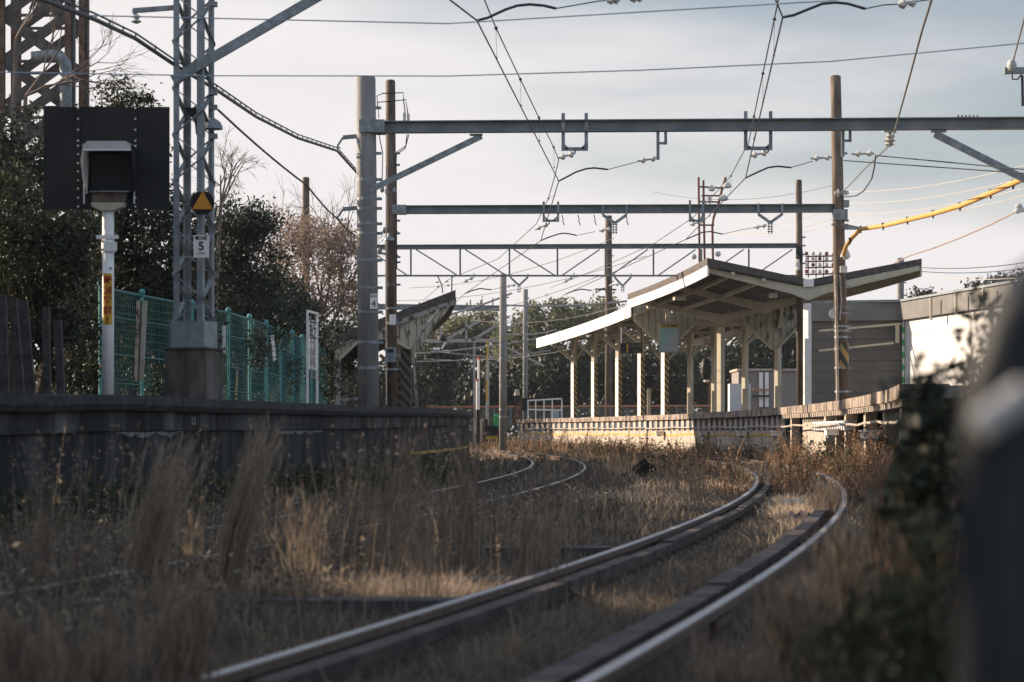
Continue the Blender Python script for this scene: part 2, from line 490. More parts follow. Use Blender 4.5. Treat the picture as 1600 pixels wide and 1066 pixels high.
# ------------------------------------------------------------------ left platform
def lpath(a, b, st=1.5, off=0.0):
    return [(EL(y) + off, y, zL(y)) for y in ys(a, b, st)]
YE = 66
t = thing('railway_platform', 'dark stained concrete platform with white paint marks below the signal', 'platform', (EL(30), 30, 0))
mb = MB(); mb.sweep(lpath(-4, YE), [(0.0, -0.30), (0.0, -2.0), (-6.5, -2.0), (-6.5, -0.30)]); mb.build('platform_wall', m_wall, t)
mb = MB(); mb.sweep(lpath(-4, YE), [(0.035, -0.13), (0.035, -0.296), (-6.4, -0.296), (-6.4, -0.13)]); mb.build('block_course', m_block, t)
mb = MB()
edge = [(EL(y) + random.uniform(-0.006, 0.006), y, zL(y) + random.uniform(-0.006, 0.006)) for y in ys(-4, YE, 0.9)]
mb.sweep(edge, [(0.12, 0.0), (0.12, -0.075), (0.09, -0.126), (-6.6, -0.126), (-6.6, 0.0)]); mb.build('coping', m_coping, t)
for y0, y1 in ((20.2, 22.4), (26.4, 29.4)):
    mb = MB(); yy_ = ys(y0, y1, 0.12); vs = []
    for k, y in enumerate(yy_):
        h0 = -0.302 - random.uniform(0, 0.010); h1 = h0 - random.uniform(0.006, 0.05) * min(1, k / 3, (len(yy_) - 1 - k) / 3) - 0.003
        for hz in (h0, h1): vs.append((EL(y) + 0.006, y, zL(y) + hz))
    mb.add(vs, [(2 * k, 2 * k + 2, 2 * k + 3, 2 * k + 1) for k in range(len(yy_) - 1)])
    mb.build('paint_mark', m_oldp, t)
mb = MB()
mb.sweep([(EL(y), y, 0.355 + 0.006 * math.sin(y * 1.7) + 0.004 * math.sin(y * 4.1)) for y in ys(38, 57, 0.7)], [(0.004, 0.02), (0.004, -0.03), (-0.01, -0.03), (-0.01, 0.02)])
mb.build('yellow_line', m_yell, t)
m_mark = mat('chalk_lettering', (0.4, 0.4, 0.38), 0.9, var=0.2)
text('1.5', 0.11, (EL(22.6) + 0.045, 22.6, zL(22.6) - 0.21), m_mark, 'painted_number', t, rot=(90, 0, 80))

# ------------------------------------------------------------------ right platform
t = thing('railway_platform', 'sunlit pale platform with blue recessed panels under the cream canopy', 'platform', (ER(80), 80, 0))
def rp(a, b, st=1.5, off=0.0, z=ZR):
    return [(ER(y) + off, y, z) for y in ys(a, b, st)]
mb = MB(); mb.sweep(rp(31, 117.2), [(0.0, 0.0), (8.5, 0.0), (8.5, -0.16), (0.0, -0.16)])
mb.build('deck', m_pave, t)
mb = MB()
if True:
    mb.sweep([(ER(y) + random.uniform(-0.008, 0.008), y, ZR + random.uniform(-0.008, 0.008)) for y in ys(31, 117, 1.5)], [(-0.14, 0.012), (0.5, 0.012), (0.5, -0.02), (-0.02, -0.17), (-0.14, -0.17)])
mb.build('coping', m_copr, t)
# solid part with piers
mb = MB(); mb.sweep(rp(60, 117), [(0.012, -0.172), (8.4, -0.172), (8.4, -1.6), (0.012, -1.6)]); mb.build('recessed_panel', m_blue, t)
mb = MB(); mb.sweep(rp(60, 117), [(-0.02, -0.55), (0.008, -0.55), (0.008, -1.6), (-0.02, -1.6)]); mb.build('platform_wall', m_pale, t)
for y in ys(60.2, 116, 1.15):
    mb = MB(); mb.sweep([(ER(y), y, ZR), (ER(y + 0.55), y + 0.55, ZR)], [(-0.024, -0.175), (0.008, -0.175), (0.008, -0.545), (-0.024, -0.545)])
    mb.build('pier', m_pale, t)
mb = MB(); mb.sweep([(x, y, z + 0.03 * math.sin(y * 0.8)) for x, y, z in rp(62, 116)], [(-0.035, -0.66), (-0.02, -0.66), (-0.02, -0.72), (-0.035, -0.72)]); mb.build('yellow_line', m_yell, t)
# hollow part on posts
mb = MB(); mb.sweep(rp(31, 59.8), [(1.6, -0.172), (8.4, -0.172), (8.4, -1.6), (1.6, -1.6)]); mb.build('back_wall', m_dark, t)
mb = MB()
for y in ys(31.2, 59.6, 0.42):
    mb.sweep([(ER(y), y, ZR), (ER(y + 0.2), y + 0.2, ZR)], [(-0.10, -0.175), (0.05, -0.175), (0.05, -0.265), (-0.10, -0.265)])
mb.sweep(rp(31, 59.8), [(-0.11, -0.172), (0.07, -0.172), (0.07, -0.19), (-0.11, -0.19)]); mb.build('toothed_edge', m_pale, t)
for y in (34, 38, 42.5, 47, 51.5, 59.0):
    mb = MB(); mb.box((ER(y) + 0.12, y, 0.40), (0.20, 0.24, 1.4)); mb.build('support_post', m_pale, t)
# second, lower deck edge and concrete end wall
mb = MB(); mb.box((ER(56) + 0.30, 55.2, 0.50), (0.12, 6.0, 1.2)); mb.build('panel_wall', m_pale, t)
mb = MB()
for y in ys(45.8, 53.5, 0.5):
    mb.sweep([(ER(y), y, ZR), (ER(y + 0.26), y + 0.26, ZR)], [(-0.05, -0.40), (0.1, -0.40), (0.1, -0.56), (-0.05, -0.56)])
mb.sweep(rp(45.6, 54), [(-0.06, -0.38), (0.12, -0.38), (0.12, -0.41), (-0.06, -0.41)]); mb.build('lower_toothed_edge', m_white, t)

# cable and junction boxes along the platform wall
cab = [(ER(y) - 0.13, y, 0.83 + 0.016 * math.sin(y * 0.7) + 0.008 * math.sin(y * 1.9)) for y in ys(31, 116, 0.8)]
tag(MB().tube(cab, 0.022, 6).build('trackside_cable', m_pale, loc=(ER(60), 60, 0.8)), 'pale cable pipe slung along the sunlit platform wall', 'cable')
jb = []
spots = [(47.5, 'below the white lower toothed edge'), (60.2, 'nearest the corner where the blue panels begin'), (68, 'below the butterfly canopy'), (76.5, 'below the tall cream column'), (86, 'below the timetable board'), (38, 'behind the dark leaves')]
root = None
for i, (y, wh) in enumerate(spots):
    lab = 'white lidded cable box on the platform wall ' + wh
    if root is None:
        root = thing('junction_box', lab, 'cable box', (ER(y) - 0.2, y, 0.7), 'cable boxes on the platform wall')
        MB().box((ER(y) - 0.2, y, 0.68), (0.24, 0.36, 0.10)).build('box_body', m_white, root)
        MB().box((ER(y) - 0.2, y, 0.745), (0.30, 0.44, 0.025)).build('lid', m_white, root)
        MB().box((ER(y) - 0.2, y, 0.60), (0.16, 0.24, 0.045)).build('base_plate', m_steel, root)
    else:
        c = tree_copy(root); c.location = (ER(y) - 0.2, y, 0.66); c['label'] = lab

# ------------------------------------------------------------------ tracks
RP = [(-0.032, 0.0), (0.032, 0.0), (0.034, -0.03), (0.010, -0.042), (0.009, -0.115), (0.060, -0.135), (0.060, -0.148), (-0.060, -0.148), (-0.060, -0.135), (-0.009, -0.115), (-0.010, -0.042), (-0.034, -0.03)]
def track(fn, label, a, b, guard):
    t = thing('railway_track', label, 'railway track', (fn(30), 30, 0))
    for off in (0, G):
        pa = [(fn(y) + off, y, 0) for y in ys(a, b, 0.8)]
        o = MB().sweep(pa, RP).build('rail', m_rust, t)
        MB().sweep(pa, [(-0.019, 0.002), (0.021, 0.002), (0.021, 0.0005), (-0.019, 0.0005)]).build('running_surface', m_railtop, o)
    k = 0
    for y in ys(a + 0.4, 60, 0.74):
        if k >= 98: break
        k += 1
        d = 0.24 if guard else 0.2
        s = d - 2 * y / (500 if guard else 560)
        MB().box((fn(y) + G / 2, y, -0.215), (2.1, 0.22, 0.13), -math.atan(s)).build('sleeper', m_sleeper, t)
    for yj in (9.6, 16.2, 22.8, 34.4, 48.0):
        for off in (0, G):
            dr_ = (0.24 - yj / 250) if guard else (0.2 - yj / 280)
            a_ = Vector((fn(yj) + off - 0.024, yj, -0.078)); d_ = Vector((dr_, 1, 0)).normalized()
            f_ = MB().bar(a_ - d_ * 0.27, a_ + d_ * 0.27, 0.022, 0.07).bar(a_ + Vector((0.048, 0, 0)) - d_ * 0.27, a_ + Vector((0.048, 0, 0)) + d_ * 0.27, 0.022, 0.07).build('fishplate', m_rust, t)
            for k_ in (-0.2, -0.07, 0.07, 0.2):
                MB().ball(a_ + d_ * k_ + Vector((0.064, 0, 0)), 0.014, 6).build('bolt', m_rust, f_)
    if guard:
        for side, o0, o1 in ((0, 0.095, 0.175), (1, G - 0.26, G - 0.155)):
            y = 3.1 + side * 0.9
            while y < 66:
                L = random.choice((1.9, 2.3, 2.6)); dz = random.uniform(-0.012, 0.004); dx = random.uniform(-0.008, 0.008)
                pa = [(fn(q) + dx, q, 0) for q in ys(y, y + L - 0.03, 0.6)]
                MB().sweep(pa, [(o0, -0.018 + dz), (o1, -0.018 + dz), (o1, -0.068), (o0, -0.068)]).build('guard_timber', m_timber, t)
                y += L
    return t
track(XR, 'nearer curved track with brown timber guard planks inside its rails', -8, 118, True)
track(XL, 'curved track beside the dark platform, half buried in dry grass', -8, 118, False)

tims = [(940, 40, 738, 'lying in shade nearest the viewer, against the shiny rail'), (907, 425, 832, 'just beyond the patch of sunlit straw'), (857, 625, 962, 'third from the viewer, among the straw'), (780, 842, 965, 'farthest of the row, near the russet weeds')]
TIM = []
for py, a, b, wh in tims:
    Y = 0.75 * F / (py - YH)
    o = MB().box(((XW(a, Y) + XW(b, Y)) / 2, Y + 0.11, -0.14), (XW(b, Y) - XW(a, Y), 0.22, 0.17)).build('cross_timber', m_sleeper, loc=(XW(a, Y), Y, -0.2))
    tag(o, 'long dark sleeper across the grass ' + wh, 'timber', 'long sleepers between the tracks')
    TIM.append((XW(a, Y), XW(b, Y), Y))

# small trackside objects
Y = 44.0
t = thing('trackside_marker', 'dark diamond marker plate on a short stake between the tracks', 'marker', (XW(1006, Y), Y, -0.17))
MB().bar((XW(1006, Y), Y, -0.17), (XW(1006, Y), Y, 0.1), 0.04, 0.04).build('stake', m_black, t)
cx, cz = XW(1006, Y), ZW(733, Y)
MB().prism([(cx - 0.23, Y - 0.03, cz), (cx, Y - 0.03, cz + 0.2), (cx + 0.23, Y - 0.03, cz), (cx, Y - 0.03, cz - 0.2)], (0, 0.02, 0)).build('plate', m_dark, t)
Y = 25.5
o = MB().box((XW(1237, Y), Y, -0.055), (0.24, 0.14, 0.045), 0.05).build('track_box', m_white, loc=(XW(1237, Y), Y, -0.17))
MB().box((XW(1237, Y), Y, -0.026), (0.20, 0.11, 0.012), 0.05).build('lid', m_porc, o)
o.children[0].location = (0, 0, 0)
tag(o, 'small white box lying in the straw between the rails', 'box')
m_purple = mat('purple_cloth', (0.13, 0.09, 0.16), 0.8, var=0.2)
Y = 21.5
mb = MB(); gvs = []
for j in range(7):
    for i in range(9):
        gvs.append((XW(1240, Y) + i * 0.022, Y - 0.2 + j * 0.10 + i * 0.03, -0.07 + 0.03 * math.sin(i * 1.3 + j) + 0.02 * math.cos(j * 2.1)))
mb.add(gvs, [(j * 9 + i, j * 9 + i + 1, (j + 1) * 9 + i + 1, (j + 1) * 9 + i) for j in range(6) for i in range(8)])
tag(mb.build('cloth_scrap', m_purple, loc=(XW(1250, Y), Y, -0.1)), 'crumpled purple scrap caught in the straw beside the guard plank', 'litter')

# ------------------------------------------------------------------ poles
def ring(c, r, h=0.05, n=16):
    return MB().lathe((c[0], c[1], c[2] - h / 2), [(0, r), (h, r)], n)

def pole(label, px, Y, ytop, zbase, r0, r1, m, bands=(), name='utility_pole', group=None, lean=0.0, smooth=True):
    x = XW(px, Y); zt = ZW(ytop, Y)
    t = thing(name, label, 'pole', (x, Y, zbase), group)
    MB().tube([(x, Y, zbase), (x - lean, Y, zt - 0.03), (x - lean, Y, zt)], r0, 20, r1).build('shaft', m, t, smooth=True)
    for b in bands:
        z = ZW(b, Y); k = (z - zbase) / (zt - zbase)
        o = ring((x - lean * k, Y, z), r0 + (r1 - r0) * k + 0.012).build('band', m_steel, t)
        MB().box((x - lean * k + r0 + 0.03, Y - 0.02, z), (0.10, 0.03, 0.05)).build('band_bolt', m_steel, o)
    return t

GP = 'line poles carrying the overhead beams'
Y1, Y2, Y3 = 42.0, 58.0, 77.0
pc = pole('thick grey concrete pole on the dark platform with a number plate', 576, Y1, 120, 0.95, 0.185, 0.155, m_conc, (169, 197, 208, 240, 281, 311, 326, 350, 365, 407, 450, 488, 535, 575), group=GP, lean=0.05)
# plate with 4
x = XW(585, Y1)
o = MB().box((x, Y1 - 0.20, ZW(472, Y1)), (0.13, 0.012, 0.26)).build('number_plate', m_white, pc)
m_ink = mat('dark_ink', (0.03, 0.03, 0.035), 0.7, var=0.05)
text('4', 0.15, (x, Y1 - 0.210, ZW(476, Y1)), m_ink, 'digit', o)
text('電力区', 0.038, (x, Y1 - 0.210, ZW(464, Y1)), m_ink, 'lettering', o)
for py in (213, 325):
    mb = MB()
    a = P(558, py, Y1); b = P(536, py + 2, Y1); c = P(527, py + 16, Y1)
    mb.bar(a, b, 0.05, 0.07); mb.bar(b, c, 0.05, 0.03); mb.bar(c, P(532, py + 19, Y1), 0.05, 0.02)
    mb.build('cable_bracket', m_steel, pc)

p2 = pole('slim brown pole with a meter box behind the thick concrete pole', 612, Y2, 125, 0.95, 0.145, 0.085, m_concd, (240, 258, 345, 365, 402, 410, 445, 482, 505, 555, 577), group=GP, lean=0.03)
MB().box((XW(611, Y2), Y2 - 0.2, ZW(555, Y2)), (0.25, 0.16, 0.36)).build('meter_box', m_steel, p2)
o = MB().box((XW(611, Y2), Y2 - 0.285, ZW(549, Y2)), (0.15, 0.012, 0.09)).build('meter_window', m_black, p2)
o = MB().box((XW(614, Y2), Y2 - 0.16, ZW(500, Y2)), (0.16, 0.012, 0.25)).build('number_plate', m_white, p2)
# switchgear and cables near its top
mb = MB()
for q in ([(590, 170), (589, 150), (598, 146), (630, 145), (631, 160), (634, 183)], [(592, 185), (590, 160), (634, 156), (637, 175), (638, 188)], [(592, 210), (598, 240), (597, 285)], [(636, 210), (634, 228), (620, 238), (618, 270)], [(639, 210), (633, 232), (622, 240)]):
    mb.tube([P(a, b, Y2 - 0.12) for a, b in q], 0.013, 6)
mb.build('looped_cable', m_wire, p2)
for a, b in ((632, 188), (638, 190)):
    MB().tube([P(a, b - 12, Y2 - 0.12), P(a, b + 6, Y2 - 0.12)], 0.035, 8).build('insulator', m_porc, p2)
MB().lathe(P(608, 376, Y2 - 0.3), [(0, 0.13), (0.05, 0.12), (0.1, 0.05), (0.18, 0.03)], 14).build('lamp_shade', m_steel, p2)
mb = MB(); mb.bar(P(596, 363, Y2), P(622, 363, Y2), 0.05, 0.05); mb.bar(P(590, 395, Y2), P(622, 400, Y2), 0.05, 0.05); mb.build('cross_arm', m_steel, p2)
for q in ((601, 360), (593, 392), (597, 296), (605, 300), (616, 298)):
    MB().ball(P(q[0], q[1], Y2 - 0.1), 0.06, 8, 1.4).build('fitting', m_steel, p2)
MB().tube([P(604, 260, Y2 - 0.14), P(603, 430, Y2 - 0.16), P(604, 634, Y2 - 0.17)], 0.018, 6).build('conduit', m_pale, p2)
MB().tube([P(619, 240, Y2 - 0.1), P(620, 420, Y2 - 0.13)], 0.014, 6).build('conduit', m_wire, p2)

p3 = pole('tall brown pole with striped guard and floodlight on the sunlit platform', 1316, Y2, 118, ZR, 0.165, 0.085, m_concd, (199, 240, 300, 323, 345, 395, 448, 480, 490, 510, 517, 527, 545, 575, 612), group=GP, lean=0.16)
MB().lathe((XW(1315.4, Y2), Y2, ZW(577, Y2)), [(0, 0.165), (0.02, 0.166), (0.62, 0.163)], 20).build('striped_guard', tiger('tiger_wide', (0.30, 0.21, 0.05), (0.03, 0.03, 0.03), 2.4), p3)
o = MB().lathe(P(1321, 402, Y2 - 0.3), [(0, 0.12), (0.03, 0.125), (0.12, 0.085), (0.2, 0.05), (0.22, 0.04)], 16).build('floodlight', m_porc, p3)
MB().ball(P(1322, 403, Y2 - 0.3), 0.08, 10, 0.6).build('lamp_glass', m_porc, o)
MB().box(P(1318, 421, Y2 - 0.22), (0.16, 0.12, 0.16)).build('fitting', m_porc, p3)
MB().tube([P(1306, 430, Y2 - 0.17), P(1307, 480, Y2 - 0.19), P(1309, 632, Y2 - 0.19)], 0.035, 8).build('conduit', m_pale, p3)
MB().tube([P(1312, 430, Y2 - 0.2), P(1315, 470, Y2 - 0.2), P(1312, 500, Y2 - 0.2)], 0.02, 8).build('conduit', m_pale, p3)
c = P(1303, 490, Y2 - 0.1)
mb = MB(); mb.tube([c + Vector((0, -0.02, 0)), c + Vector((0, 0.02, 0))], 0.12, 18); mb.build('round_plate', m_porc, p3)
c = P(1310, 302, Y2 - 0.15)
mb = MB()
for d, r in ((-0.08, 0.05), (-0.02, 0.1), (0.05, 0.06), (0.1, 0.1), (0.17, 0.05)):
    mb.tube([c + Vector((d, 0, 0)), c + Vector((d + 0.035, 0, 0))], r, 14)
mb.tube([c + Vector((-0.1, 0, 0)), c + Vector((0.25, 0, 0))], 0.03, 8)
mb.build('insulator', m_porc, p3)
mb = MB(); mb.box(P(1312, 336, Y2), (0.34, 0.34, 0.25)); mb.box(P(1322, 318, Y2 - 0.1), (0.14, 0.1, 0.16)); mb.build('beam_clamp', m_steel, p3)
mb = MB(); mb.bar(P(1299, 351, Y2 - 0.1), P(1325, 351, Y2 - 0.1), 0.06, 0.04); mb.prism([P(1318, 349, Y2 - 0.1), P(1344, 355, Y2 - 0.1), P(1344, 359, Y2 - 0.1), P(1318, 359, Y2 - 0.1)], (0, 0.04, 0)); mb.build('cable_bracket', m_steel, p3)

p4 = pole('slim pole rising behind the near canopy at the truss end', 1251, Y3, 281, ZR, 0.12, 0.075, m_concd, (371, 384, 398, 412), group=GP, lean=0.06)
mb = MB(); mb.ball(P(1249, 398, Y3 - 0.15), 0.12, 10, 2.6); mb.build('cable_seal', m_black, p4)
MB().tube([P(1247, 405, Y3 - 0.25), P(1247, 422, Y3 - 0.25)], 0.06, 8).build('insulator', m_porc, p4)
p5 = pole('grey concrete pole standing on the ground beyond the platform end', 786, 92, 428, -0.17, 0.15, 0.115, m_conc, (465, 478, 497, 512, 540, 560, 603, 640, 652), group=GP, lean=0.0)
p6 = pole('slimmer concrete pole at the end of the sunlit platform', 821, 118, 452, 0.0, 0.13, 0.11, m_conc, (466, 480, 500, 520, 558, 585, 600, 612, 628), group=GP)
MB().box((XW(821, 118), 117.8, ZW(632, 118)), (0.36, 0.2, 0.6)).build('dark_sleeve', m_black, p6)
p7 = pole('rust brown pole rising behind the far canopy roof', 951, 125, 337, 0.0, 0.20, 0.14, m_concd, (345, 400, 440, 452, 458, 470), group=GP)
mb = MB(); mb.bar(P(930, 452, 125), P(963, 453, 125), 0.08, 0.08); mb.bar(P(930, 458, 125), P(945, 450, 125), 0.05, 0.05); mb.build('cross_arm', m_black, p7)
p8 = pole('plain pole top poking above the trees', 478, 75, 277, 0.9, 0.13, 0.085, m_concd, (), group=GP)
p9 = pole('pole behind the raised right wing of the near canopy', 1407, 98, 405, 0.5, 0.15, 0.125, m_conc, (442, 462), group=GP)
mb = MB(); mb.ball(P(1407, 405, 98), 0.16, 10, 0.4); mb.build('cap', m_steel, p9)

def ysleeve(px, py, Y): return P(px, py, Y)
# ------------------------------------------------------------------ overhead beams
GB = 'overhead beams spanning the tracks'
def uhang(t, px0, px1, y0, y1, Y, wpx=5.5, drop=True):
    mb = MB(); wd = wpx * Y / F; yo = Y - 0.14
    a, b = P(px0, y0, yo), P(px0, y1, yo); c, d = P(px1, y1, yo), P(px1, y0, yo)
    mb.bar(a, b, 0.04, wd, up=(1, 0, 0)); mb.bar(c, d, 0.04, wd, up=(1, 0, 0)); mb.bar(b + Vector((-wd / 2, 0.002, 0)), c + Vector((wd / 2, 0.002, 0)), 0.04, wd)
    mb.bar(P(px0, y1 - 7, yo - 0.003), P(px0 + 7, y1, yo - 0.003), 0.03, wd * 0.8)
    mb.bar(P(px1, y1 - 7, yo - 0.003), P(px1 - 7, y1, yo - 0.003), 0.03, wd * 0.8)
    return mb.build('hanger', m_steel, t)
def yhang(t, px0, px1, ytop, ymid, yap, ybot, Y, wpx=4.5):
    mb = MB(); wd = wpx * Y / F; yo = Y - 0.13; pm = (px0 + px1) / 2
    for p in (px0, px1):
        mb.bar(P(p, ytop, yo), P(p, ymid, yo), 0.04, wd * 0.7, up=(1, 0, 0))
        mb.bar(P(p, ymid, yo), P(pm, yap, yo), 0.04, wd)
    for s in (-0.5, 0.5):
        mb.bar(P(pm + s * wpx, yap, yo), P(pm + s * wpx, ybot, yo), 0.03, wd * 0.35, up=(1, 0, 0))
    k = yap + 2
    while k < ybot:
        mb.bar(P(pm - wpx, k, yo), P(pm + wpx, k, yo), 0.03, 0.02); k += 4
    return mb.build('hanger', m_steel, t)
def insul(px0, py0, px1, py1, Y, r=0.06, n=2):
    a, b = P(px0, py0, Y), P(px1, py1, Y); d = b - a; mb = MB()
    mb.tube([a, b], 0.018, 6)
    for i in range(n):
        k = (i + 0.6) / n
        c = a + d * k; e = d.normalized()
        mb.tube([c - e * 0.05, c + e * 0.0], r * 0.45, 10, r)
        mb.tube([c, c + e * 0.035], r, 10, r * 0.5)
    return mb

t = thing('overhead_beam', 'nearest full-width steel beam from the thick concrete pole past the frame edge', 'beam', P(590, 199, Y1), GB)
MB().ibeam(P(590, 199, Y1), P(1720, 192, 41.6), 0.2, 0.205).build('girder', m_steelg, t)
mb = MB(); mb.bar(P(752, 213, Y1), P(566, 303, Y1 - 0.12), 0.09, 0.10); mb.bar(P(734, 211, Y1), P(754, 211, Y1), 0.12, 0.03); mb.build('brace', m_steel, t)
mb = MB(); mb.bar(P(1460, 209, 41.7), P(1700, 330, 41.6), 0.09, 0.12); mb.bar(P(1455, 205.5, 41.7), P(1478, 205.5, 41.7), 0.12, 0.03); mb.build('brace', m_steel, t)
mb = MB(); mb.box(P(582, 199, Y1), (0.44, 0.44, 0.22)); mb.build('beam_clamp', m_steel, t)
mb = MB()
for i in range(6):
    for py in (183, 204):
        mb.tube([P(1497 + i * 6, py, 41.5), P(1497 + i * 6, py - 3, 41.5)], 0.02, 6)
mb.build('splice_bolt', m_steel, t)
uhang(t, 880, 916, 177, 233, Y1); uhang(t, 1165, 1204, 174, 232, Y1)
for a, b, yb, yc in ((1028, 1040, 250, 226), (1317, 1328, 245, 222)):
    mb = MB()
    mb.bar(P(a, 186, Y1 - 0.14), P(a, yb, Y1 - 0.14), 0.04, 0.055, up=(1, 0, 0)); mb.bar(P(b, 186, Y1 - 0.14), P(b, yc, Y1 - 0.14), 0.04, 0.05, up=(1, 0, 0)); mb.bar(P(a, yc - 2, Y1 - 0.142), P(b + 2.4, yc - 2, Y1 - 0.142), 0.04, 0.04)
    mb.build('hanger', m_steel, t)
mb = MB(); mb.bar(P(1380, 205.5, Y1), P(1400, 205.5, Y1), 0.1, 0.03); mb.lathe(P(1390, 229, Y1), [(0, 0.03), (0.03, 0.09), (0.06, 0.05), (0.1, 0.11), (0.13, 0.05), (0.17, 0.1), (0.2, 0.04), (0.25, 0.035)], 14); mb.build('insulator', m_porc, t)

t = thing('overhead_beam', 'second steel beam between the two slim brown poles', 'beam', P(620, 328, Y2), GB)
MB().ibeam(P(619, 328, Y2), P(1304, 325.5, Y2), 0.2, 0.20).build('girder', m_steelg, t)
mb = MB(); mb.box(P(624, 328, Y2), (0.34, 0.3, 0.22)); mb.build('beam_clamp', m_steel, t)
uhang(t, 849.5, 872, 315, 345, Y2, 3.5); uhang(t, 1078, 1098, 313, 345, Y2, 3.5)
yhang(t, 942, 979, 320, 336, 349, 366, Y2); yhang(t, 1185, 1222, 318, 335, 348, 366, Y2)
mb = MB()
for px in (878, 903, 928, 978):
    mb.tube([P(px, 336, Y2), P(px + 2, 343, Y2), P(px + 1, 345, Y2), P(px + 4, 352, Y2)], 0.012, 5)
mb.build('hook', m_wire, t)

t = thing('overhead_truss', 'farther latticed truss beam behind the two solid beams', 'beam', P(565, 388, Y3), GB)
MB().ibeam(P(560, 386.5, Y3), P(1252, 384, Y3), 0.16, 0.15).build('top_chord', m_steelg, t)
MB().bar(P(560, 431, Y3), P(1100, 431, Y3), 0.08, 0.055).build('bottom_chord', m_steelg, t)
MB().bar(P(1100, 431, Y3), P(1252, 431, Y3), 0.08, 0.055).build('bottom_chord', m_steelg, t)
vx = [566, 642, 719, 796, 871, 946, 1021, 1096, 1170, 1245]
for p in vx:
    MB().bar(P(p, 389.5, Y3), P(p, 430, Y3), 0.05, 0.055, up=(1, 0, 0)).build('upright', m_steelg, t)
dg = [(574, 390, 636, 430), (650, 390, 714, 430), (727, 390, 790, 430), (803, 390, 866, 430), (879, 430, 937, 390), (955, 430, 1012, 390), (1029, 430, 1087, 390), (1105, 430, 1162, 390), (1180, 430, 1238, 390)]
for a, b, c, d in dg:
    MB().bar(P(a, b, Y3 - 0.03), P(c, d, Y3 - 0.03), 0.04, 0.04).build('diagonal', m_steelg, t)
yhang(t, 797, 825, 428, 433, 446, 457, Y3, 3); yhang(t, 960, 986, 428, 433, 447, 457, Y3, 3)

# beam just above the picture, carried by the lattice mast
Y0 = 26.0
t = thing('overhead_beam', 'steel beam above the lattice mast with a long double brace', 'beam', P(303, -96, Y0), GB)
MB().ibeam(P(262, -100, Y0), P(1900, -100, Y0), 0.2, 0.22).build('girder', m_steelg, t)
for dy in (-0.24, 0.24):
    MB().bar(P(270, 126, Y0 + dy), P(640, -88, Y0 + dy * 0.6), 0.06, 0.10).build('brace', m_steel, t)
Xr = XW(1860, Y0)
t = thing('utility_pole', 'concrete pole beyond the frame edge holding the nearest beam', 'pole', (Xr, Y0, 0))
MB().tube([(Xr, Y0, -0.2), (Xr, Y0, 8.0)], 0.17, 16, 0.14).build('shaft', m_conc, t, smooth=True)
Xr = XW(1720, 41.8)
t = thing('utility_pole', 'concrete pole beyond the frame edge carrying the bracing strut', 'pole', (Xr, 41.8, 0))
MB().tube([(Xr, 41.8, -0.2), (Xr, 41.8, 8.0)], 0.17, 16, 0.14).build('shaft', m_conc, t, smooth=True)

# ------------------------------------------------------------------ lattice mast
mx = XW(303, Y0)
t = thing('lattice_mast', 'blue grey lattice mast on a concrete footing with triangle sign', 'mast', (mx, Y0, 0.95))
ang = R(-15); sd2 = 0.162
def mc(i, j, z):
    x, y = i * sd2, j * sd2
    return Vector((mx + x * math.cos(ang) - y * math.sin(ang), Y0 + x * math.sin(ang) + y * math.cos(ang), z))
zb0, zb1, ztop = ZW(545, Y0), ZW(503, Y0), 7.0
for i, j in ((-1, -1), (1, -1), (1, 1), (-1, 1)):
    mb = MB()
    c0, c1 = mc(i, j, zb0), mc(i, j, ztop)
    ax = (mc(1, 0, 0) - mc(-1, 0, 0)).normalized(); ay = (mc(0, 1, 0) - mc(0, -1, 0)).normalized()
    mb.bar(c0 - ax * i * 0.028, c1 - ax * i * 0.028, 0.010, 0.065, up=ax); mb.bar(c0 - ay * j * 0.028, c1 - ay * j * 0.028, 0.010, 0.065, up=ay)
    mb.build('leg', m_mast, t)
faces = [((-1, -1), (1, -1)), ((1, -1), (1, 1)), ((1, 1), (-1, 1)), ((-1, 1), (-1, -1))]
st = 0.25
for fi, (a, b) in enumerate(faces):
    mb = MB(); z = zb1; k = 0
    while z < ztop - st:
        p, q = (a, b) if (k + fi) % 2 == 0 else (b, a)
        mb.bar(mc(p[0], p[1], z), mc(q[0], q[1], z + st), 0.012, 0.046, up=(0, 1, 0) if fi % 2 == 0 else (1, 0, 0)); k += 1; z += st
    mb.build('lacing', m_mast, t)
mb = MB(); mb.box((mx, Y0, (zb0 + zb1) / 2), (0.385, 0.385, zb1 - zb0), ang); o = mb.build('base_plate', m_mast, t)
mb = MB()
for i in (-0.155, 0.155):
    for k in range(5):
        z = zb0 + 0.04 + k * (zb1 - zb0 - 0.06) / 4.4
        for s in (-1, 1):
            c = mc(i / sd2, -1.1, z) if s < 0 else mc(1.1, i / sd2, z)
            MB().ball(c, 0.012, 6).build('bolt', m_rust, o)
m_foot = mat('footing_concrete', (0.05, 0.044, 0.038), 0.9, scale=3.5, c2=(0.17, 0.15, 0.13), streak=3, bump=0.3)
mb = MB(); mb.box((mx, Y0, (zb0 + 0.8) / 2 - 0.002), (0.47, 0.47, zb0 - 0.8), ang); mb.box((mx, Y0, zb0 - 0.001), (0.52, 0.52, 0.02), ang); mb.build('footing', m_foot, t)
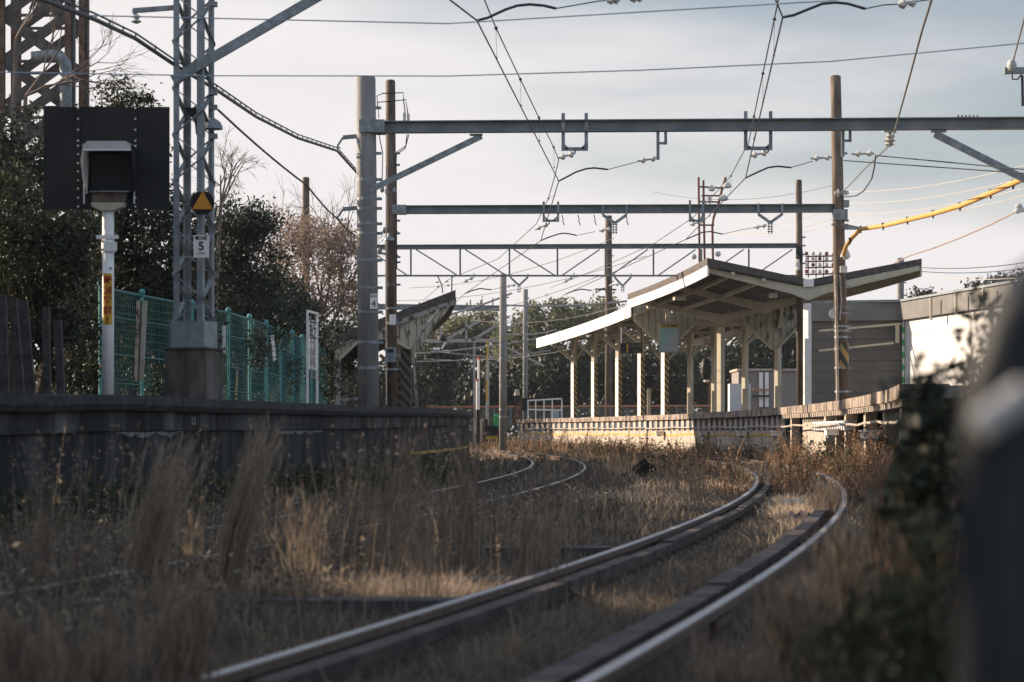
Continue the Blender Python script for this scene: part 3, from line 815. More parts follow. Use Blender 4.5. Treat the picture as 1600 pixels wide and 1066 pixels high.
# bracket arm, box, lamp
mb = MB(); mb.bar(P(274, 12, Y0), P(208, 17, Y0), 0.05, 0.05); mb.bar(P(209, 16, Y0), P(214, 30, Y0), 0.04, 0.04)
mb.build('bracket_arm', m_steel, t)
mb = MB(); mb.lathe(P(213, 37, Y0), [(0, 0.02), (0.02, 0.06), (0.05, 0.02), (0.07, 0.05), (0.1, 0.02)], 10); mb.build('insulator', m_porc, t)
mb = MB(); mb.prism([P(288, 168, Y0 + .1), P(312, 168, Y0 + .1), P(316, 176, Y0 + .1), P(316, 210, Y0 + .1), P(306, 210, Y0 + .1), P(304, 190, Y0 + .1)], (0, 0.25, 0)); mb.build('cable_box', m_black, t)
mb = MB(); c = P(331, 202, Y0); mb.lathe(c, [(0, 0.12), (0.03, 0.115), (0.08, 0.09), (0.12, 0.03)], 14); mb.bar(c + Vector((-0.15, 0, 0.02)), c + Vector((0.0, 0, 0.02)), 0.03, 0.03); mb.build('lamp_shade', m_steel, t)
for py in (7, 145, 168, 213):
    MB().box(P(333, py, Y0), (0.09, 0.08, 0.05)).build('clamp', m_steel, t)
mb = MB()
for py in (320, 369, 402):
    mb.bar(P(268, py, Y0 - 0.26), P(326, py, Y0 - 0.26), 0.012, 0.014)
mb.build('sign_bar', m_steel, t)
# triangle sign
m_maroon = mat('maroon_plate', (0.016, 0.009, 0.010), 0.6, var=0.1)
m_tri = mat('amber_triangle', (0.62, 0.27, 0.03), 0.6, var=0.06)
c = P(316, 317, Y0 - 0.30)
mb = MB(); mb.prism([c + Vector((0.132 * math.sin(R(a)), 0, 0.132 * math.cos(R(a)))) for a in (-28, 28, 62, 98, 128, 158, 202, 232, 262, 298)], (0, 0.015, 0))
o = mb.build('round_plate', m_maroon, t)
k = Y0 / F
MB().prism([c + Vector((-15.5 * k, -0.006, -10 * k)), c + Vector((16.0 * k, -0.006, -10 * k)), c + Vector((1 * k, -0.006, 18.5 * k))], (0, 0.004, 0)).build('triangle', m_tri, o)
c = P(314.5, 385, Y0 - 0.30)
o = MB().box(c, (0.165, 0.012, 0.235)).build('number_plate', m_white, t)
text('5', 0.125, c + Vector((0, -0.009, -0.002)), m_ink, 'digit', o, bold=0.003)
text('電力区', 0.044, c + Vector((0, -0.009, 0.085)), m_ink, 'lettering', o, bold=0.001)
text('5ヶ川口', 0.022, c + Vector((0, -0.009, -0.075)), m_ink, 'lettering', o)

# ------------------------------------------------------------------ signal
Ys = 24.0
sx = XW(169, Ys)
t = thing('railway_signal', 'black backboard signal with hooded lamp on a white post', 'signal', (sx, Ys, 1.0))
MB().tube([(sx, Ys, 0.9), (sx, Ys, ZW(325, Ys))], 0.0575, 24).build('post', m_white, t, smooth=True)
bd = Ys + 0.08
for a, b, nm in ((68, 119, 'board'), (123.5, 208.5, 'board'), (213, 265, 'board')):
    mb = MB(); mb.prism([P(a, 167, bd), P(b, 167, bd), P(b, 327 if nm else 327, bd), P(a, 327, bd)], (0, 0.008, 0)); mb.build('backboard', m_black, t)
for a in (121.5, 211):
    o = MB().bar(P(a, 167, bd - 0.012), P(a, 328, bd - 0.012), 0.012, 0.045, up=(1, 0, 0)).build('backboard_strip', m_black, t)
    for py in list(range(169, 225, 17)) + [228, 241, 255, 268, 282, 295, 309, 323]:
        MB().ball(P(a + 0.5, py, bd - 0.022), 0.0105, 8).build('rivet', m_white, o)
# hood
hf, hb = Ys - 0.42, Ys + 0.02
def hp(px, py, y): return P(px, py, Ys) * 1.0 + Vector((0, y - Ys, 0))
mb = MB()
def shell(outer, inner, y0, y1, closed=True):
    n = len(outer); vs = [hp(a, b, y0) for a, b in outer] + [hp(a, b, y0) for a, b in inner] + [hp(a, b, y1) for a, b in outer] + [hp(a, b, y1) for a, b in inner]
    fs = []
    for i in range(n if closed else n - 1):
        j = (i + 1) % n
        fs += [(i, j, n + j, n + i), (2 * n + i, 3 * n + i, 3 * n + j, 2 * n + j), (i, 2 * n + i, 2 * n + j, j), (n + i, n + j, 3 * n + j, 3 * n + i)]
    return vs, fs
outer = [(137, 297), (134, 290), (134, 245), (138, 233), (146, 229), (205, 229), (213, 235), (215, 243), (214, 292), (208, 299)]
inner = [(141, 295), (138.5, 288), (138.5, 247), (142, 241), (148, 239.5), (203, 239.5), (208, 241), (210.5, 246), (210, 290), (205, 296)]
mb.add(*shell(outer, inner, Ys - 0.05, hb, False))
mb.build('lamp_housing', m_black, t)
m_grhood = mat('hood_white', (0.5, 0.5, 0.49), 0.45, var=0.1)
mb = MB()
mb.prism([hp(141, 239.7, hf), hp(215, 239.7, hf), hp(213.5, 233, hf), hp(207, 229.5, hf), hp(147, 229.5, hf), hp(143, 233, hf)], (0, 0.012, 0)); mb.prism([hp(140, 231, hb), hp(213, 231, hb), hp(207, 229.2, hf), hp(147, 229.2, hf)], (0, 0, 0.006)); mb.build('hood_top', m_grhood, t)
mb = MB(); mb.prism([hp(141, 240, hf), hp(215, 240, hf), hp(215, 243, hf), hp(141, 243, hf)], (0, 0.006, 0)); mb.build('hood_lip', m_white, t)
mb = MB(); mb.prism([hp(140, 232, hb), hp(141, 241, hf), hp(137, 258, hf + 0.05), hp(136, 285, hf + 0.2), hp(140, 303, hb - 0.1), hp(134, 303, hb)], (-0.006, 0, 0)); mb.build('hood_side', m_white, t)  # left side coloured white for the sunlight on it
mb = MB(); mb.prism([hp(214, 232, hb), hp(215, 241, hf), hp(214, 262, hf + 0.08), hp(213, 290, hf + 0.28), hp(213, 300, hb)], (0.006, 0, 0)); mb.build('hood_side', m_black, t)
mb = MB(); mb.prism([hp(143, 242, Ys - 0.02), hp(210, 242, Ys - 0.02), hp(210, 300, Ys - 0.02), hp(143, 300, Ys - 0.02)], (0, 0.02, 0)); mb.build('lens_panel', m_black, t)
mb = MB(); mb.bar(hp(143, 301, Ys - 0.1), hp(204, 301, Ys - 0.1), 0.02, 0.012); mb.build('lens_sill', m_steel, t)
mb = MB(); mb.prism([hp(145, 303, Ys - 0.06), hp(198, 303, Ys - 0.06), hp(196, 318, Ys - 0.06), hp(146, 318, Ys - 0.06)], (0, 0.12, 0)); mb.build('lamp_base', m_concd, t)
mb = MB(); mb.prism([hp(144, 318, Ys - 0.09), hp(196, 318, Ys - 0.09), hp(194, 324, Ys - 0.09), hp(178, 330, Ys - 0.09), hp(160, 330, Ys - 0.09), hp(146, 324, Ys - 0.09)], (0, 0.18, 0)); mb.build('mount_plate', m_cream, t)
for a, b0 in ((130.5, 248), (209, 287)):
    MB().bar(hp(a, b0, Ys + 0.03), hp(a, 318, Ys + 0.03), 0.012, 0.014, up=(1, 0, 0)).build('bracket', m_white, t)
MB().box(hp(134, 228, Ys), (0.06, 0.05, 0.035)).build('bracket_bolt', m_steel, t)
# clamps on the post
mb = MB(); z = ZW(371, Ys); mb.lathe((sx, Ys, z - 0.02), [(0, 0.064), (0.045, 0.064)], 20); mb.box((sx, Ys - 0.045, z), (0.22, 0.03, 0.035)); mb.build('clamp', m_white, t)
mb = MB(); z = ZW(386, Ys); mb.lathe((sx, Ys, z - 0.06), [(0, 0.066), (0.12, 0.066)], 20); mb.box((sx + 0.03, Ys - 0.06, z), (0.13, 0.03, 0.09)); mb.build('clamp', m_white, t)
mb = MB()
for a, b in ((162, 378), (162, 391), (175, 420)):
    mb.ball(hp(a, b, Ys - 0.065), 0.014, 8)
mb.build('bolt', m_steel, t)
# sticker
m_stick = mat('yellow_sticker', (0.62, 0.36, 0.045), 0.6, var=0.06)
m_redink = mat('red_ink', (0.33, 0.03, 0.02), 0.6, var=0.06)
z0, z1 = ZW(508, Ys), ZW(428, Ys)
mb = MB(); n = 10
vs = []
for z in (z0, z1):
    for i in range(n + 1):
        a = R(-90 - 46 + 98 * i / n); vs.append((sx + 0.0595 * math.cos(a), Ys + 0.0595 * math.sin(a), z))
mb.add(vs, [(i, i + 1, n + 2 + i, n + 1 + i) for i in range(n)])
o = mb.build('warning_sticker', m_stick, t)
for i, ch in enumerate('時刻確認'):
    text(ch, 0.088, (sx + 0.003, Ys - 0.064, ZW(439.5 + i * 15.6, Ys)), m_redink, 'lettering', o, bold=0.0025)
text('!', 0.10, (sx + 0.003, Ys - 0.064, ZW(501, Ys)), m_redink, 'lettering', o, bold=0.004)
# ------------------------------------------------------------------ near canopy (butterfly roof)
def yz(path, a, b, st=1.0): return [(ER(y) + path, y, 0) for y in ys(a, b, st)]
t = thing('platform_canopy', 'cream butterfly roof canopy rising above the sunlit platform', 'canopy', (ER(70) + 2, 70, ZR))
pa = yz(2.0, 70, 88.6, 1.5)
MB().sweep(pa, [(-2.95, 5.72), (-0.0, 5.10), (3.3, 5.72), (3.3, 5.50), (0.0, 4.92), (-2.95, 5.50)]).build('roof', m_roof, t)
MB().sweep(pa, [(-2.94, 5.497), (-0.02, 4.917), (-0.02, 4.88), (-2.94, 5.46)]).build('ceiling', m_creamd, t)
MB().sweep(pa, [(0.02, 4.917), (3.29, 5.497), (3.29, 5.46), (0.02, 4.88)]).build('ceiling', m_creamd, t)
MB().sweep(pa, [(-2.955, 5.50), (-2.90, 5.50), (-2.90, 5.20), (-2.955, 5.20)]).build('fascia', m_white, t)
MB().sweep(pa, [(3.25, 5.46), (3.305, 5.46), (3.305, 5.20), (3.25, 5.20)]).build('fascia', m_cream, t)
for o in (-2.2, -1.3, 1.1, 2.2):
    z = 4.88 + abs(o) * 0.198 - 0.0
    MB().sweep(pa, [(o - 0.05, z), (o + 0.05, z), (o + 0.05, z - 0.11), (o - 0.05, z - 0.11)]).build('purlin', m_cream, t)
for y in (70.05, 78.0, 86.0):
    x = ER(y) + 2.0; tk = 0.14
    for s, L in ((-1, 2.88), (1, 3.22)):
        MB().prism([(x, y, 4.87), (x + s * L, y, 4.87 + L * 0.197), (x + s * L, y, 4.87 + L * 0.197 - 0.14), (x + s * 0.5, y, 4.70), (x, y, 4.50)], (0, tk, 0)).build('rafter', m_cream, t)
for y in (70.12, 86.07):
    x = ER(y) + 2.0
    o = MB().box((x, y, (4.42 + ZR) / 2), (0.20, 0.20, 4.42 - ZR), R(-50)).build('column', m_cream if y > 80 else m_white, t)
    MB().box((x, y, 5.0), (0.30, 0.3, 0.22)).build('gutter_box', m_white, t)
    if y < 80:
        MB().box((x + 0.13, y - 0.13, ZW(562, y)), (0.16, 0.06, 0.62)).build('junction_panel', m_white, o)
        MB().box((x - 0.02, y - 0.135, 2.35), (0.20, 0.04, 2.1)).build('cover_strip', m_white, o)
MB().box(P(1208, 462, 73), (0.24, 0.2, 0.14)).build('loudspeaker', m_white, t)
for q in ((1095, 455), (1120, 437), (1062, 467)):
    MB().box(P(q[0], q[1], 77), (0.42, 0.14, 0.10), 0.4).build('lamp_box', m_cream, t)

# ------------------------------------------------------------------ far canopy (gable roof on braced posts)
def zg(y): return 5.31 - (y - 90) * 0.0205
t = thing('platform_canopy', 'older gable canopy with white eave board and braced striped posts', 'canopy', (ER(95) + 2.6, 95, ZR))
yy = ys(88.9, 109.6, 1.4)
def strip(offs, name, m, par=None):
    """closed section swept with the roof's own falling height"""
    pth = [(ER(y), y, zg(y)) for y in yy]
    return MB().sweep(pth, offs).build(name, m, par or t)
strip([(-0.72, 0.0), (2.6, 0.86), (5.92, 0.0), (5.92, -0.07), (2.6, 0.79), (-0.72, -0.07)], 'roof', m_roof)
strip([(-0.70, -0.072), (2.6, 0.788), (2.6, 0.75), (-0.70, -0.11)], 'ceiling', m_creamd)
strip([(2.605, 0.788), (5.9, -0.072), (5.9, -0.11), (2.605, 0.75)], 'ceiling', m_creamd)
strip([(-0.78, 0.01), (-0.722, 0.01), (-0.722, -0.42), (-0.78, -0.42)], 'fascia', m_white)
strip([(5.922, 0.01), (5.98, 0.01), (5.98, -0.42), (5.922, -0.42)], 'fascia', m_white)
for off in (0.5, 4.7):
    strip([(off - 0.06, 0.16), (off + 0.06, 0.16), (off + 0.06, -0.02), (off - 0.06, -0.02)], 'wall_plate', m_cream)
Yg = 88.75
gp = [(990, 480), (990, 499), (1034, 541), (1063, 529), (1085, 506), (1165, 506), (1206, 546), (1214, 546), (1252, 505), (1252, 480), (1120, 446)]
MB().prism([P(a, b, Yg) for a, b in gp], (0, 0.05, 0)).build('gable_boards', m_cboard, t)
MB().prism([P(a, b, Yg - 0.03) for a, b in [(1166, 503), (1206, 543), (1214, 543), (1251, 503), (1251, 476), (1170, 456)]], (0, 0.025, 0)).build('peeling_gable_boards', m_pboard, t)
for a, b in (((990, 499), (1034, 541)), ((1034, 542), (1063, 530)), ((1063, 530), (1085, 507)), ((1085, 506), (1165, 506)), ((1165, 506), (1206, 546)), ((1214, 546), (1252, 506)), ((992, 492), (1040, 474))):
    MB().bar(P(a[0], a[1], Yg - 0.06), P(b[0], b[1], Yg - 0.06), 0.07, 0.08).build('gable_trim', m_cream, t)
m_tig2 = tiger('tiger_post', (0.50, 0.34, 0.09), (0.05, 0.05, 0.05), 4.2, 1.2)
for row, (off, ysl) in enumerate(((0.5, (88.9, 93.8, 98.4, 103.4, 107.6)), (4.7, (89.1, 94.5, 99.7, 103.8, 108.4)))):
    for y in ysl:
        x = ER(y) + off; zt = zg(y)
        c = MB().box((x, y, (zt - 0.02 + ZR) / 2), (0.19, 0.19, zt - 0.02 - ZR), R(-52)).build('post', m_cream, t)
        if row == 0:
            ca, sa = math.cos(R(-52)), math.sin(R(-52))
            # right-hand front face striped, left-hand front face white
            MB().box((x + 0.098 * ca * 1.0, y + 0.098 * sa * 1.0, ZR + 1.18), (0.012, 0.192, 2.3), R(-52)).build('striped_wrap', m_tig2, c)
            MB().box((x + 0.098 * sa, y - 0.098 * ca, ZR + 1.2), (0.19, 0.012, 2.42), R(-52)).build('white_side', m_white, c)
        else:
            MB().box((x, y, ZR + 0.55), (0.24, 0.24, 1.1)).build('post_base', m_cream, c)
        z0 = zt - 1.15
        s = -1 if row == 0 else 1
        MB().bar((x, y - 0.02, z0), (x + s * 1.12, y - 0.02, zt - 0.16), 0.10, 0.13).build('brace', m_cream, t)
        MB().bar((x, y - 0.02, z0), (x - s * 1.0, y - 0.02, zt + 0.18), 0.10, 0.13).build('brace', m_cream, t)
        MB().bar((x, y, z0 + 0.05), (x - 0.05, y + 1.15, zt - 0.04), 0.10, 0.12).build('brace', m_cream, t)
        MB().bar((x, y, z0 + 0.05), (x + 0.05, y - 1.15, zt - 0.04), 0.10, 0.12).build('brace', m_cream, t)
        if row == 0:
            MB().bar((x - 1.1, y, zt - 0.1), (x + 5.3, y, zt - 0.1), 0.08, 0.13).build('tie_beam', m_cream, t)

# timetable board and other signs
Yt = 84.5
t = thing('timetable_board', 'hanging white timetable board with yellow header band', 'sign', P(1046, 508, Yt))
a, b = P(1031, 507, Yt), P(1060, 550, Yt)
MB().box(((a.x + b.x) / 2, Yt, (a.z + b.z) / 2), (b.x - a.x + 0.05, 0.06, a.z - b.z + 0.05)).build('frame', m_steel, t)
m_tt = mat('timetable_face', (0.42, 0.40, 0.46), 0.4, scale=1.2, c2=(0.22, 0.42, 0.42), lo=0.4, hi=0.6)
f = MB().box(((a.x + b.x) / 2, Yt - 0.035, (a.z + b.z) / 2 - 0.03), (b.x - a.x, 0.01, a.z - b.z - 0.06)).build('face', m_tt, t)
MB().box(((a.x + b.x) / 2, Yt - 0.042, a.z - 0.06), (b.x - a.x, 0.01, 0.11)).build('header', m_yell, t)
text('時刻表 ■■', 0.085, ((a.x + b.x) / 2, Yt - 0.048, a.z - 0.06), m_ink, 'lettering', f)
mb = MB()
for i in range(11):
    mb.box(((a.x + b.x) / 2, Yt - 0.042, a.z - 0.17 - i * 0.07), (b.x - a.x - 0.04, 0.004, 0.008))
mb.build('ruled_line', mat('white_line', (0.8, 0.8, 0.8), 0.5, var=0.05), f)
MB().tube([P(1046, 507, Yt), P(1046, 470, Yt)], 0.02, 6).build('hanger', m_steel, t)
Yt = 90.5
t = thing('station_sign', 'small dark hanging sign with a yellow stripe', 'sign', P(987, 540, Yt))
MB().bar(P(969, 544, Yt), P(1004, 544, Yt), 0.10, 0.38).build('sign_box', m_black, t)
MB().bar(P(979, 544, Yt - 0.056), P(981.5, 544, Yt - 0.056), 0.012, 0.32).build('yellow_stripe', m_yell, t)
m_lbl = mat('pale_lettering', (0.4, 0.4, 0.38), 0.6, var=0.1)
text('2 のりば', 0.12, P(992, 541, Yt - 0.06), m_lbl, 'lettering', t)
text('Track 2', 0.07, P(992, 548, Yt - 0.06), m_lbl, 'lettering', t)
MB().bar(P(971, 536, Yt), P(971, 512, Yt), 0.04, 0.04).build('hanger', m_white, t); MB().bar(P(1002, 536, Yt), P(1002, 512, Yt), 0.04, 0.04).build('hanger', m_black, t)
t = thing('convex_mirror', 'dark oval mirror hood hanging between the cream posts', 'mirror', P(1103, 578, 88))
mb = MB(); mb.ball(P(1103, 578, 88), 0.21, 14, 2.15); mb.build('hood', m_black, t)
mb = MB(); mb.ball(P(1104, 595.5, 87.95), 0.12, 12, 0.5); mb.build('rim', m_white, t)
MB().bar(P(1108, 560, 88), P(1109, 642, 88), 0.05, 0.05).build('post', m_redb, t)
o = thing('post_box', 'dark box on a pale post between the striped posts', 'box', P(1014, 640, 96))
MB().box(P(1014, 597, 96), (0.36, 0.3, 0.5)).build('box_body', m_black, o)
MB().box(P(1014, 632, 96), (0.14, 0.14, 1.4)).build('stand', m_cream, o)

# ------------------------------------------------------------------ left canopy
Yl = 64.0
t = thing('platform_canopy', 'weathered dark canopy with peeling gable boards among the trees', 'canopy', P(612, 500, Yl))
path = [(XW(712, Yl) + (EL(y) - EL(Yl)), y, 0) for y in ys(Yl, 84, 2)]
ztip, zlow = ZW(453, Yl), ZW(531, Yl); W = XW(712, Yl) - XW(508, Yl)
MB().sweep(path, [(0, ztip), (-W, zlow), (-W, zlow - 0.20), (0, ztip - 0.26)]).build('roof', m_roof, t)
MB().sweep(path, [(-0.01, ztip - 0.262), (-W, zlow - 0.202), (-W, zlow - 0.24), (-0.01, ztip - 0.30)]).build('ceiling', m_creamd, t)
m_peel = mat('peeling_trim', (0.32, 0.31, 0.28), 0.85, scale=6, c2=(0.05, 0.05, 0.05), lo=0.48, hi=0.6)
MB().bar(P(711, 472, Yl - 0.03), P(512, 543.5, Yl - 0.03), 0.05, 0.13).build('rake_board', m_peel, t)
gp = [(522, 543), (600, 514), (706, 476), (700, 484), (684, 505), (668, 525), (656, 545), (648, 549), (636, 540), (615, 530), (560, 532), (548, 540), (531, 560), (524, 560)]
MB().prism([P(a, b, Yl) for a, b in gp], (0, 0.05, 0)).build('gable_boards', m_pboard, t)
MB().bar(P(530, 562, Yl - 0.02), P(560, 533, Yl - 0.02), 0.06, 0.07).build('gable_trim', m_cream, t)
MB().bar(P(615, 531, Yl - 0.02), P(640, 545, Yl - 0.02), 0.06, 0.07).build('gable_trim', m_cream, t)
mb = MB(); mb.tube([P(652, 640, Yl - 0.4), P(648, 590, Yl - 0.4), P(645, 548, Yl - 0.4), P(650, 532, Yl - 0.4), P(667, 508, Yl - 0.4), P(692, 478, Yl - 0.4)], 0.036, 10); mb.build('downpipe', m_peel, t, smooth=True)
for y in (Yl + 0.4, Yl + 6, Yl + 12, Yl + 18):
    dx = EL(y) - EL(Yl)
    c = MB().box((XW(634, Yl) + dx, y, 2.3), (0.24, 0.22, 2.9)).build('post', m_cream, t)
    MB().box((XW(634, Yl) + dx, y - 0.03, 1.95), (0.27, 0.24, 1.9)).build('striped_wrap', tiger('tiger_dark', (0.10, 0.09, 0.05), (0.015, 0.015, 0.015), 3.6, 1.2) if y < Yl + 1 else bpy.data.materials['tiger_dark'], c)
    MB().box((XW(526, Yl) + dx, y, 2.0), (0.16, 0.16, 2.2)).build('post', m_peel, t)
    MB().bar((XW(634, Yl) + dx, y, 2.8), (XW(672, Yl) + dx, y, 3.7), 0.1, 0.12).build('brace', m_cream, t)
    MB().bar((XW(634, Yl) + dx, y, 2.8), (XW(600, Yl) + dx, y, 3.3), 0.1, 0.12).build('brace', m_cream, t)
t = thing('platform_bench', 'low weathered rail bench beside the thick concrete pole', 'bench', P(545, 636, 58))
MB().bar(P(532, 626, 58), P(566, 622, 58), 0.35, 0.06).build('seat', m_peel, t)
for px in (535, 562): MB().bar(P(px, 627, 58), P(px, 645, 58), 0.06, 0.06).build('leg', m_steel, t)

# ------------------------------------------------------------------ grey building and hoarding
A, B, C = Vector((XW(1268, 65.5), 65.5, 0)), Vector((XW(1410, 65), 65, 0)), Vector((12.35, 53.0, 0))
t = thing('station_building', 'grey sided building with a flat roof fascia behind the brown pole', 'building', (B.x, B.y, 0))
def quadwall(a, b, z0, z1, th=0.2, off=0.0):
    d = (b - a).normalized(); nrm = Vector((d.y, -d.x, 0))
    a2, b2 = a + nrm * off, b + nrm * off
    return MB().prism([(a2.x, a2.y, z0), (b2.x, b2.y, z0), (b2.x, b2.y, z1), (a2.x, a2.y, z1)], -nrm * th)
quadwall(A, B, 0.2, 3.68).build('side_wall', m_grey, t)
quadwall(A, B - (B - A).normalized() * 0.0, 3.685, 4.17, 0.3, 0.10).build('roof_fascia', m_greyf, t)
quadwall(B, C, 3.685, 4.15, 0.3, 0.12).build('roof_fascia', m_greyf, t)
MB().prism([(A.x, A.y, 4.18), (B.x - 0.1, B.y - 0.2, 4.18), (C.x - 0.2, C.y, 4.16), (C.x + 5, C.y + 2, 4.35), (A.x + 5, A.y + 3, 4.35)], (0, 0, 0.06)).build('roof', m_steel, t)
for q in ((1280, 517, 1408, 506), (1280, 548, 1396, 536)):
    MB().bar(P(q[0], q[1], 65.05), P(q[2], q[3], 64.75), 0.04, 0.055).build('trim', m_cream, t)
MB().bar(P(1402, 508, 64.8), P(1402, 536, 64.8), 0.06, 0.10, up=(1, 0, 0)).build('trim', m_cream, t)
t = thing('white_hoarding', 'bright white boarded wall with a green dashed corner strip', 'wall', (B.x, B.y, 0))
quadwall(B + Vector((0.03, -0.05, 0)), C, 0.2, 3.68, 0.15).build('boards', m_board, t)
MB().box((B.x + 0.0, B.y - 0.14, 2.2), (0.05, 0.05, 2.9)).build('green_strip', tiger('green_white', (0.05, 0.40, 0.12), (0.7, 0.7, 0.68), 3.0, 0.0), t)
for i, (px, yt, yb, cc) in enumerate(((1455, 465, 498, 'beside the green strip'), (1494, 458, 489, 'in the middle'), (1537, 449, 481, 'farthest from the green strip'))):
    Y = 61.6 - i * 2
    o = MB().bar(P(px, yt, Y), P(px, yb + 2, Y), 0.06, 0.06, up=(1, 0, 0)).build('roof_post', m_cream, loc=P(px, yb, Y))
    tag(o, 'short upright pale post against the grey roof fascia, ' + cc, 'post', 'short posts against the roof fascia')
for px, yt, w_, lab, cc in ((1165, 578, 92, 'pale low building with pinkish roof edge behind the canopy posts', m_grey),):
    Y = 128
    t = thing('low_building', lab, 'building', P(px, 640, Y))
    a, b = P(1154, 580, Y), P(1262, 640, Y)
    m_pink = mat('pink_grey_wall', (0.25, 0.22, 0.21), 0.85, var=0.15)
    MB().box(((a.x + b.x) / 2, Y + 2, (a.z - 1) / 2), (b.x - a.x, 4, a.z + 1)).build('wall', m_pink, t)
    MB().box(((a.x + b.x) / 2, Y + 2, a.z + 0.07), (b.x - a.x + 0.2, 4.3, 0.12)).build('roof', m_pale, t)
    for q in (1189, 1198):
        MB().bar(P(q, 582, Y - 0.1), P(q, 636, Y - 0.1), 0.12, 0.2, up=(1, 0, 0)).build('pilaster', m_white, t)
    MB().bar(P(1175, 609, Y - 0.3), P(1202, 609, Y - 0.3), 0.1, 0.1).build('handrail', m_redp, t)
    MB().bar(P(1175, 619, Y - 0.3), P(1202, 619, Y - 0.3), 0.1, 0.1).build('handrail', m_black, t)
o = MB().box(P(1155, 622, 116), (1.0, 1.0, 1.35)).build('storage_cabinet', m_board, loc=P(1155, 645, 116))
MB().box(P(1155, 599, 116), (1.1, 1.1, 0.06)).build('lid', m_steel, o).location = (0, 0, 0)
for c in o.children:
    c.data.transform(__import__('mathutils').Matrix.Translation(-Vector(o.location)))
tag(o, 'pale cabinet standing behind the cream posts', 'cabinet')

# ------------------------------------------------------------------ teal mesh fence on the left platform
fp = [(157, 37.0), (222, 39.3), (300, 42.3), (357, 45.0), (390, 47.5), (416, 50.0), (438, 52.4), (457, 55), (472, 57.5), (486, 60.2), (497, 63), (508, 66)]
t = thing('mesh_fence', 'teal painted wire mesh fence with round topped posts', 'fence', (XW(157, 37), 37, 0.95))
FT = 2.93
for i, (px, y) in enumerate(fp):
    x = XW(px, y)
    o = MB().tube([(x, y, 0.9), (x, y, FT)], 0.03, 10).build('fence_post', m_teal, t)
    MB().ball((x, y, FT + 0.03), 0.055, 10).build('post_cap', m_teal, o)
for i in range(len(fp) - 1):
    a = Vector((XW(*fp[i]), fp[i][1], 0)); b = Vector((XW(*fp[i + 1]), fp[i + 1][1], 0)); L = (b - a).length
    mb = MB()
    for z in (FT - 0.03, FT - 0.45, 1.9, 1.45, 1.05):
        mb.tube([a + Vector((0, 0, z)), b + Vector((0, 0, z))], 0.012 if z < FT - 0.1 else 0.024, 5)
    for k in range(15):
        z = 1.0 + k * 0.13
        mb.tube([a + Vector((0, 0, z)), b + Vector((0, 0, z))], 0.005, 4)
    n = int(L / 0.11)
    for k in range(1, n):
        p = a + (b - a) * k / n
        mb.tube([p + Vector((0, 0, 0.97)), p + Vector((0, 0, FT - 0.03))], 0.0055, 4)
    mb.build('mesh_panel', m_tealm, t)
o = thing('marker_post', 'pale slatted wooden post leaning before the teal fence', 'post', P(221, 600, 38.6))
MB().bar(P(227, 470, 38.4), P(221, 596, 38.4), 0.07, 0.06, up=(1, 0, 0)).build('slat', m_pale, o); MB().bar(P(216, 470, 38.5), P(212, 596, 38.5), 0.05, 0.05, up=(1, 0, 0)).build('slat', m_peel, o); MB().bar(P(220, 470, 38.6), P(216, 590, 38.6), 0.09, 0.03, up=(1, 0, 0)).build('backing', m_bark, o)
for px, py, Y, h, lab in ((350, 530, 44, 0.52, 'white tag strip tied to the teal fence beside the lattice mast'), (425, 545, 50, 0.42, 'tilted white tag hanging on the teal fence among ivy')):
    dx = 0.0 if px < 400 else 4
    o = MB().prism([P(px - 3, py - 21, Y), P(px + 3, py - 21, Y), P(px + 3 + dx, py + 21 - dx, Y), P(px - 2 + dx, py + 21, Y)], (0, 0.01, 0)).build('fence_tag', m_white, loc=P(px, py, Y))
    tag(o, lab, 'tag')

# sleeper-stake fence on the far left
for i, (px, yt, Y, lean, wd) in enumerate(((3, 462, 31, 0.04, 0.11), (20, 466, 31.3, 0.10, 0.10), (36, 469, 31.6, 0.10, 0.12), (72, 480, 32, 0.02, 0.09), (90, 500, 32.3, 0.05, 0.10))):
    o = MB().bar(P(px, yt, Y), P(px, 616, Y) + Vector((lean, 0, 0)), 0.1, wd, up=(1, 0, 0)).build('wooden_stake', m_sleeper, loc=P(px, 616, Y))
    tag(o, 'grey weathered stake at the dark hedge, ' + ('nearest the frame edge', 'second along the row', 'third along the row', 'slightly apart from the three', 'shortest, beside the signal')[i], 'stake', 'old wooden stakes at the hedge')
o = None

# white station name board seen nearly edge-on
Y = 46.0
t = thing('name_board', 'white framed board on two legs seen almost edge-on', 'sign', P(488, 630, Y))
a0, a1 = P(480.5, 487, Y), P(495.5, 492, Y + 1.1)
for q, zt in ((a0, ZW(486, Y)), (a1, ZW(491, Y + 1.1))):
    MB().bar((q.x, q.y, 0.95), (q.x, q.y, zt), 0.035, 0.045, up=(1, 0, 0)).build('leg', m_white, t)
MB().bar((a0.x, a0.y, ZW(486, Y)), (a1.x, a1.y, ZW(486, Y)), 0.04, 0.04).build('frame', m_white, t)
zt, zb = ZW(499, Y), ZW(577, Y)
f = MB().prism([(a0.x, a0.y, zb), (a1.x, a1.y, zb), (a1.x, a1.y, zt), (a0.x, a0.y, zt)], (-0.015, 0, 0)).build('board', m_white, t)
yaw = math.degrees(math.atan2(a1.y - a0.y, a1.x - a0.x))
for i, s in enumerate(('海芝', '芝浦', '電鉄', '浜口')):
    text(s, 0.42 if i < 1 else 0.34, Vector(((a0.x + a1.x) / 2 + 0.012, (a0.y + a1.y) / 2, zt - 0.20 - i * 0.27)), m_ink if i < 1 else mat('faded_ink', (0.3, 0.28, 0.28), 0.8, var=0.1), 'lettering', f, rot=(90, 0, yaw))

